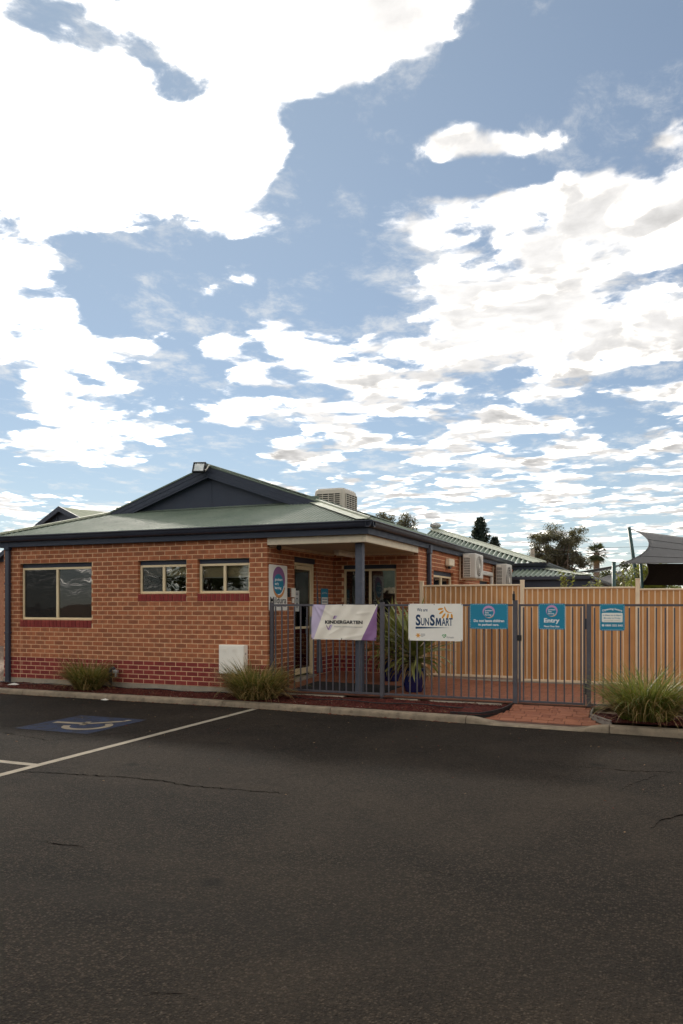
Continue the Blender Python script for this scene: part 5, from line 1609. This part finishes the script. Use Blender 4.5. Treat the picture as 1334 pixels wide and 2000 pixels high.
# ============================================================ trees and shrubs beyond
def leaf_cloud(b, c, rad, n, size, r, flat=1.0):
    for _ in range(n):
        d = Vector((r.gauss(0, 1), r.gauss(0, 1), r.gauss(0, 1))).normalized() * rad * (r.random() ** .5)
        p = c + Vector((d.x, d.y, d.z * flat))
        u = Vector((r.gauss(0, 1), r.gauss(0, 1), r.gauss(0, .7))).normalized(); v = u.cross(Vector((r.gauss(0, 1), r.gauss(0, 1), r.gauss(0, 1)))).normalized()
        k = size * r.uniform(.6, 1.4); w = k * r.uniform(.3, .5)
        b.add([p - u * k, p + v * w, p + u * k, p - v * w], [(0, 1, 2, 3)])
def gum(loc, H, R_, label, leaf, seed, nl=120, lsize=.10, limbs=9, cl=.42, low=.35, group=None, spread=1.0):
    t = thing('tree', loc, label, 'tree', group)
    r = random.Random(seed); base = Vector(loc)
    tr, cr = MB(), MB()
    top = base + Vector((r.uniform(-.1, .1) * R_, 0, H * .62))
    mid = base + Vector((r.uniform(-.12, .12) * R_, r.uniform(-.1, .1), H * .32))
    tr.tube([base - Vector((0, 0, .3)), mid, top], [H * .035, H * .026, H * .012], 8)
    tips = []
    for i in range(limbs):
        k = low + (1 - low) * i / limbs * .75
        st = base.lerp(mid, min(1, k * 2)) if k < .5 else mid.lerp(top, (k - .5) * 2)
        a = i * 2.4 + r.uniform(-.5, .5)
        reach = R_ * r.uniform(.55, 1.0)
        end = base + Vector((math.cos(a) * reach * .85, math.sin(a) * reach * .85, H * min(.98, (.45 + .52 * r.random() ** .7))))
        m1 = st.lerp(end, .5) + Vector((r.uniform(-.1, .1), r.uniform(-.1, .1), r.uniform(-.06, .12))) * R_
        tr.tube([st, m1, end], [H * .014, H * .009, H * .003], 6)
        for q in range(5):
            e2 = m1.lerp(end, r.random()) + Vector((r.gauss(0, .30), r.gauss(0, .30), r.gauss(.08, .22))) * R_ * spread
            tr.tube([m1.lerp(end, q / 6), e2], [H * .005, H * .0015], 4)
            tips.append(e2)
        tips.append(end)
    for e in tips:
        leaf_cloud(cr, e, R_ * cl * r.uniform(.35, .8), int(nl * r.uniform(.5, 1.3)), lsize, r, .75)
    tr.build('trunk', M_['trunk'], t, True)
    cr.build('crown', M_[leaf], t)
    return t
gum((-1.98, 60.3, -.5), 8.9, 2.9, 'dark open-crowned gum tree left of the palm', 'leafgrey', 21, 420, .075, 20, .34, .22, spread=1.0)
gum((-8.1, 30.7, -.5), 7.55, 1.25, 'olive tree crown showing just above the roof ridge', 'leafgrey', 22, 420, .055, 14, .45, .45)
gum((5.0, 36.0, -.5), 3.7, 1.7, 'brownish bushy tree behind the shade sails', 'leafdark', 23, 260, .07, 14, .5, .15)
gum((4.0, 40.0, -.5), 3.3, 2.0, 'low dark tree between the palm and the green post', 'leafdark', 27, 260, .07, 14, .5, .12)
gum((5.9, 30.0, -.5), 4.3, 1.2, 'yellow-green tree top behind the leaning sail pole', 'leafbright', 24, 220, .06, 12, .5, .2)
gum((9.6, 34.0, -.5), 4.3, 2.6, 'dark bushy tree hidden behind the grey shade sail', 'leafdark', 28, 110, .09, 10, .45, .15)
gum((-26.0, 62.0, -.5), 5.0, 2.6, 'dark tree far behind the left side of the building', 'leafdark', 29, 90, .11, 9, .45, .2)
# conifer
t = thing('conifer', (-6.49, 47.6, -.5), 'dark pointed conifer rising behind the rear roof', 'tree')
r = random.Random(31)
def spire(c, H, R_, name_t):
    tr = MB().tube([c, c + Vector((0, 0, H * .6)), c + Vector((0, 0, H))], [H * .02, H * .012, .01], 7)
    cr = MB()
    for i in range(150):
        k = (i / 150) ** .8
        z = H * (.14 + .84 * k); rad = R_ * (1 - k) ** .8 * r.uniform(.75, 1.12) + .10
        a = i * 2.4 + r.uniform(-.3, .3)
        e = c + Vector((math.cos(a) * rad, math.sin(a) * rad, z + rad * .35))
        s0 = c + Vector((0, 0, z - .1))
        tr.tube([s0, e], [.025, .006], 4)
        for q in range(7):
            p = s0.lerp(e, .25 + .75 * q / 6)
            leaf_cloud(cr, p, .16 + .10 * (1 - k), 16, .085, r, .6)
    tr.build('trunk', M_['trunk'], name_t, True); cr.build('crown', M_['conifer'], name_t)
spire(Vector((-6.49, 47.6, -.5)), 8.95, 2.3, t)
t = thing('conifer', (-5.3, 47.8, -.5), 'shorter dark conifer beside the pointed one', 'tree')
spire(Vector((-5.40, 47.9, -.5)), 7.35, 1.3, t)
# fan palm
px, py = 1.91, 51.07
t = thing('palm_tree', (px, py, -.5), 'fan palm with a shaggy round head against the cloud', 'palm')
b = MB(); pts = [(px, py, -.5), (px + .02, py, 2.5), (px, py, 5.55)]
b.tube(pts, [.30, .25, .22], 10); b.build('trunk', M_['palmbark'], t, True)
r = random.Random(8)
for i in range(46):
    el = R(-65 + 150 * (i / 46)); a = i * 2.4
    d = Vector((math.cos(a) * math.cos(el), math.sin(a) * math.cos(el), math.sin(el)))
    st = Vector((px, py, 5.5)); hub = st + d * r.uniform(.40, .55)
    b = MB(); b.tube([st, hub], [.018, .010], 4)
    up = Vector((0, 0, 1)) if abs(d.z) < .9 else Vector((1, 0, 0)); sd = d.cross(up).normalized(); nn = sd.cross(d)
    for q in range(15):
        f = -1.25 + 2.5 * q / 14
        v = (d * math.cos(f) + sd * math.sin(f)); L = .62 * (1 - .25 * abs(f)) * r.uniform(.85, 1.1)
        tip = hub + v * L + Vector((0, 0, -.22 * L)); w = nn * .0 + v.cross(nn) * .028
        m_ = hub + v * L * .55
        b.add([hub, m_ - w, tip, m_ + w], [(0, 1, 2, 3)])
    b.build('frond', M_['palm'] if el > R(-52) else M_['strapdry'], t)
# young citrus stems over the tan fence
def citrus(x, y, H, label, seed, n=70, wd=.35):
    t = thing('shrub', (x, y, -.1), label, 'shrub', 'leafy shrubs behind the tan fence')
    r = random.Random(seed); st, lv = MB(), MB()
    for k in range(6):
        e = Vector((x + r.uniform(-wd, wd), y + r.uniform(-.25, .25), H * r.uniform(.86, 1.0)))
        m1 = Vector((x + r.uniform(-.1, .1), y, H * .5))
        st.tube([(x, y, -.1), m1, e], [.02, .014, .004], 5)
        for q in range(n // 2):
            tt = r.uniform(.15, 1.02); p = m1.lerp(e, tt)
            a = r.uniform(0, 2 * PI); el = r.uniform(-.5, .9); L = r.uniform(.06, .105)
            d = Vector((math.cos(a) * math.cos(el), math.sin(a) * math.cos(el), math.sin(el))); s_ = d.cross(Vector((0, 0, 1))).normalized() * L * .28
            nrm = s_.cross(d).normalized() * L * .06
            lv.add([p, p + d * L * .35 - s_ + nrm, p + d * L * .75 - s_ * .8 + nrm, p + d * L, p + d * L * .75 + s_ * .8 + nrm, p + d * L * .35 + s_ + nrm, p + d * L * .5], [(0, 1, 6), (1, 2, 6), (2, 3, 6), (3, 4, 6), (4, 5, 6), (5, 0, 6)])
    st.build('stem', M_['trunk'], t, True); lv.build('foliage', M_['leafbright'], t)
citrus(4.60, 4.7, 2.36, 'leafy citrus shrub in front of the lower verandah roof', 41, 70, .22)
citrus(5.15, 4.9, 2.18, 'leafy citrus shrub left of the thick green post', 42, 60, .20)
citrus(5.76, 5.3, 2.40, 'tall citrus shrub below the left corner of the shade sail', 43, 90, .22)

# ============================================================ shade sails and poles
def sail(lc, rc, mat, label, n=18, sag=.05, sagf=.0, seams=4):
    """cloth between a curved left edge and a curved right edge, each given by three points (ends and bezier control)"""
    lc = [Vector(q) for q in lc]; rc = [Vector(q) for q in rc]
    t = thing('shade_sail', tuple(lc[0]), label, 'shade sail')
    def bez(q, v): return q[0] * (1 - v) ** 2 + q[1] * 2 * v * (1 - v) + q[2] * v * v
    b = MB()
    for i in range(n + 1):
        for j in range(n + 1):
            u, v = i / n, j / n
            p = bez(lc, v).lerp(bez(rc, v), u)
            b.v.append((p.x, p.y, p.z - sag * math.sin(PI * u) * math.sin(PI * v) - sagf * math.sin(PI * u)))
    b.f = [(i * (n + 1) + j, (i + 1) * (n + 1) + j, (i + 1) * (n + 1) + j + 1, i * (n + 1) + j + 1) for i in range(n) for j in range(n)]
    cl = b.build('cloth', M_[mat], t, True)
    m = cl.modifiers.new('thickness', 'SOLIDIFY'); m.thickness = .006
    seam_r = .004
    def row(j): return [(b.v[i * (n + 1) + j][0], b.v[i * (n + 1) + j][1] - .004, b.v[i * (n + 1) + j][2] + .004) for i in range(n + 1)]
    for f in range(1, seams):                      # stitched seams across the cloth
        MB().tube(row(int(n * f / seams)), seam_r, 4).build('seam', M_['seam_underside'], cl)
    for q in (b.v[:n + 1], [b.v[n * (n + 1) + k] for k in range(n + 1)]):
        MB().tube(q, .011, 5).build('edge_cable', M_['shade'], cl)
    return t
sail([(5.518, 8.0, 2.493), (6.60, 8.8, 2.93), (5.815, 9.6, 3.43)], [(9.47, 9.2, 2.50), (9.1, 10.1, 2.66), (9.74, 11.0, 2.81)], 'shade', 'grey scalloped shade sail tied to the leaning pole', sag=.04, sagf=-.01)
sail([(6.08, 9.5, 2.56), (6.22, 9.9, 2.28), (5.90, 10.5, 2.03)], [(10.0, 11.3, 2.56), (9.8, 11.8, 2.28), (10.0, 12.4, 2.0)], 'seam_underside', 'second sail below the grey one, its shaded underside coloured black', sag=.0, seams=1)
sail([(3.84, 14.0, 2.54), (4.4, 13.7, 2.52), (4.67, 13.0, 2.50)], [(5.36, 12.5, 2.70), (5.35, 12.6, 2.68), (5.30, 12.4, 2.64)], 'shade', 'narrow grey sail stretched beside the verandah roof', sag=.03, seams=1)
sail([(4.95, 9.4, 2.19), (5.05, 9.2, 2.10), (5.25, 9.0, 2.03)], [(5.59, 10.0, 2.44), (5.52, 9.9, 2.34), (5.62, 9.8, 2.42)], 'shade', 'small grey sail behind the thick green post', sag=.02, seams=1)
def pole(a, c, r_, label):
    t = thing('sail_pole', (a[0], a[1], -.1), label, 'pole')
    MB().tube([a, c], r_, 14).build('shaft', M_['green'], t, True)
    top = Vector(c); d = (top - Vector(a)).normalized()
    MB().tube([top - d * .0, top + d * .012], r_ * 1.06, 14).build('cap', M_['green'], t)
    return t
t = pole((6.15, 9.4, -.1), (5.652, 9.4, 3.50), .045, 'dark green pole leaning outwards at the corner of the shade sail')
MB().tube([(5.66, 9.4, 3.46), (5.815, 9.6, 3.43)], .010, 6).build('turnbuckle', M_['black'], t)
pole((5.402, 7.0, -.1), (5.402, 7.0, 2.475), .045, 'thick dark green post standing upright behind the tan fence')
pole((6.10, 9.0, -.1), (5.945, 9.0, 2.53), .036, 'thin green pole under the edge of the grey shade sail')

# ============================================================ power line
t = thing('power_pole', (-2.72, 49.2, -.5), 'pale power pole top above the rear roof', 'power pole')
MB().tube([(-2.72, 49.2, -.5), (-2.72, 49.2, 5.88)], [.2, .16], 10).build('shaft', M_['concrete'], t, True)
for z, nm in ((5.80, 'upper'), (5.35, 'lower')):
    pts = []
    for i in range(41):
        x = -30 + i * 2.0
        pts.append((x, 49.0 + x * .10, z + .10 * ((x + 2.7) / 12) ** 2 * .12))
    o = MB().tube(pts, .012, 4).build('power_line', M_['black']); tag(o, '%s thin power line crossing the sky behind the palm' % nm, 'cable')

# ============================================================ neighbours
nb = thing('neighbouring_wing', (-13, 9, -.1), 'green-roofed brick wing with a navy gable left of the main building', 'building')
ax_, ay_, az_ = -13.1, 9.2, 4.93
nb.location = (ax_, ay_, -.1); WL[nb.name] = Vector(nb.location); nb.rotation_euler = (0, 0, R(-14))
b = MB()
for sx in (-1, 1):
    b.add([(ax_, ay_, az_), (ax_, ay_ + 9, az_), (ax_ + sx * 4.6, ay_ + 9, az_ - 4.6 * .39), (ax_ + sx * 4.6, ay_, az_ - 4.6 * .39)], [(0, 1, 2, 3)])
b.build('roof', M_['rooffar'], nb)
b = MB()
for sx in (-1, 1):
    p1 = (ax_ + sx * 4.6, az_ - 4.6 * .39)
    b.add([(ax_, ay_ - .05, az_ + .02), (p1[0], ay_ - .05, p1[1] + .02), (p1[0], ay_ - .05, p1[1] - .16), (ax_, ay_ - .05, az_ - .16), (ax_, ay_ + .02, az_ + .02), (p1[0], ay_ + .02, p1[1] + .02), (p1[0], ay_ + .02, p1[1] - .16), (ax_, ay_ + .02, az_ - .16)],
          [(0, 1, 2, 3), (4, 5, 6, 7), (0, 1, 5, 4), (3, 2, 6, 7), (1, 2, 6, 5)])
fixnormals(b.build('barge_board', M_['navyflat'], nb))
MB().add([(ax_, ay_ + .12, az_ - .05), (ax_ - 4.5, ay_ + .12, az_ - 1.8), (ax_ + 4.5, ay_ + .12, az_ - 1.8)], [(0, 1, 2)]).build('gable_panel', M_['navyflat'], nb)
for x in (-14.2, -13.4, -12.6, -11.9):
    MB().cbox(x - .02, x + .02, ay_ + .09, ay_ + .115, az_ - 1.75, az_ - .18 - abs(x - ax_) * .39, .002).build('cover_strip', M_['navyflat'], nb)
M_['farbrick'] = plain('far_brick', (.33, .15, .085), .9, .25, 14, .4, 40)
MB().box(ax_ - 4.3, ax_ + 4.3, ay_ + .2, ay_ + 8.5, -.1, az_ - 1.75).build('wall', M_['farbrick'], nb)
ec2 = MB().cbox(-15.2, -14.3, 9.6, 10.6, 3.6, 4.28, .08).build('roof_cooler', M_['cooler']); tag(ec2, 'low beige rooftop box at the far left roof edge', 'cooler')
gf = thing('green_fence', (-7.4, 3.2, -.1), 'green sheet fence glimpsed at the left edge past the downpipe', 'fence')
MB().cbox(-8.8, -6.25, 2.6, 2.64, .75, 1.75, .004).build('sheet', plain('green_sheet', (.03, .09, .05), .5, .1, 3), gf)
MB().cbox(-8.8, -6.25, 2.58, 2.66, 1.751, 1.80, .006).cbox(-8.8, -6.25, 2.58, 2.66, .69, .749, .006).build('rail', M_['white'], gf)
MB().cbox(-8.8, -6.25, 2.62, 2.66, -.1, .688, .004).build('base_board', M_['black'], gf)
# house across the car park, seen only as a reflection in the glass
oh = thing('house', (-4, -34, -.2), 'brick house with pale gabled roof across the car park, mirrored in the windows', 'house')
MB().box(-16, 8, -44, -34, -.2, 2.6).build('wall', M_['farbrick'], oh)
b = MB()
for sy, yy in ((1, -33.4), (-1, -44.6)):
    b.add([(-16.6, yy, 2.55), (8.6, yy, 2.55), (8.6, -39, 4.9), (-16.6, -39, 4.9)], [(0, 1, 2, 3)])
b.build('roof', M_['roof'], oh)
MB().cbox(-16.6, 8.6, -33.45, -33.38, 2.35, 2.56, .004).build('fascia', M_['beam'], oh)
for x in (-13, -8.5, -3.5, 2.0):
    MB().cbox(x, x + 1.8, -33.99, -33.96, .9, 2.1, .004).build('window', M_['rubber'], oh)
    MB().cbox(x - .06, x + 1.86, -33.985, -33.95, .84, .9, .004).build('sill', M_['beam'], oh)
for i, (x, y, h, rr_) in enumerate(((13, -30, 7.5, 3.2), (-19, -28, 6.5, 2.8))):
    gum((x, y, -.3), h, rr_, ('broad tree across the car park right of the mirrored house', 'dense tree across the car park left of the mirrored house')[i], 'leafdark', 50 + i, 80, .16, 10, .45, .25)
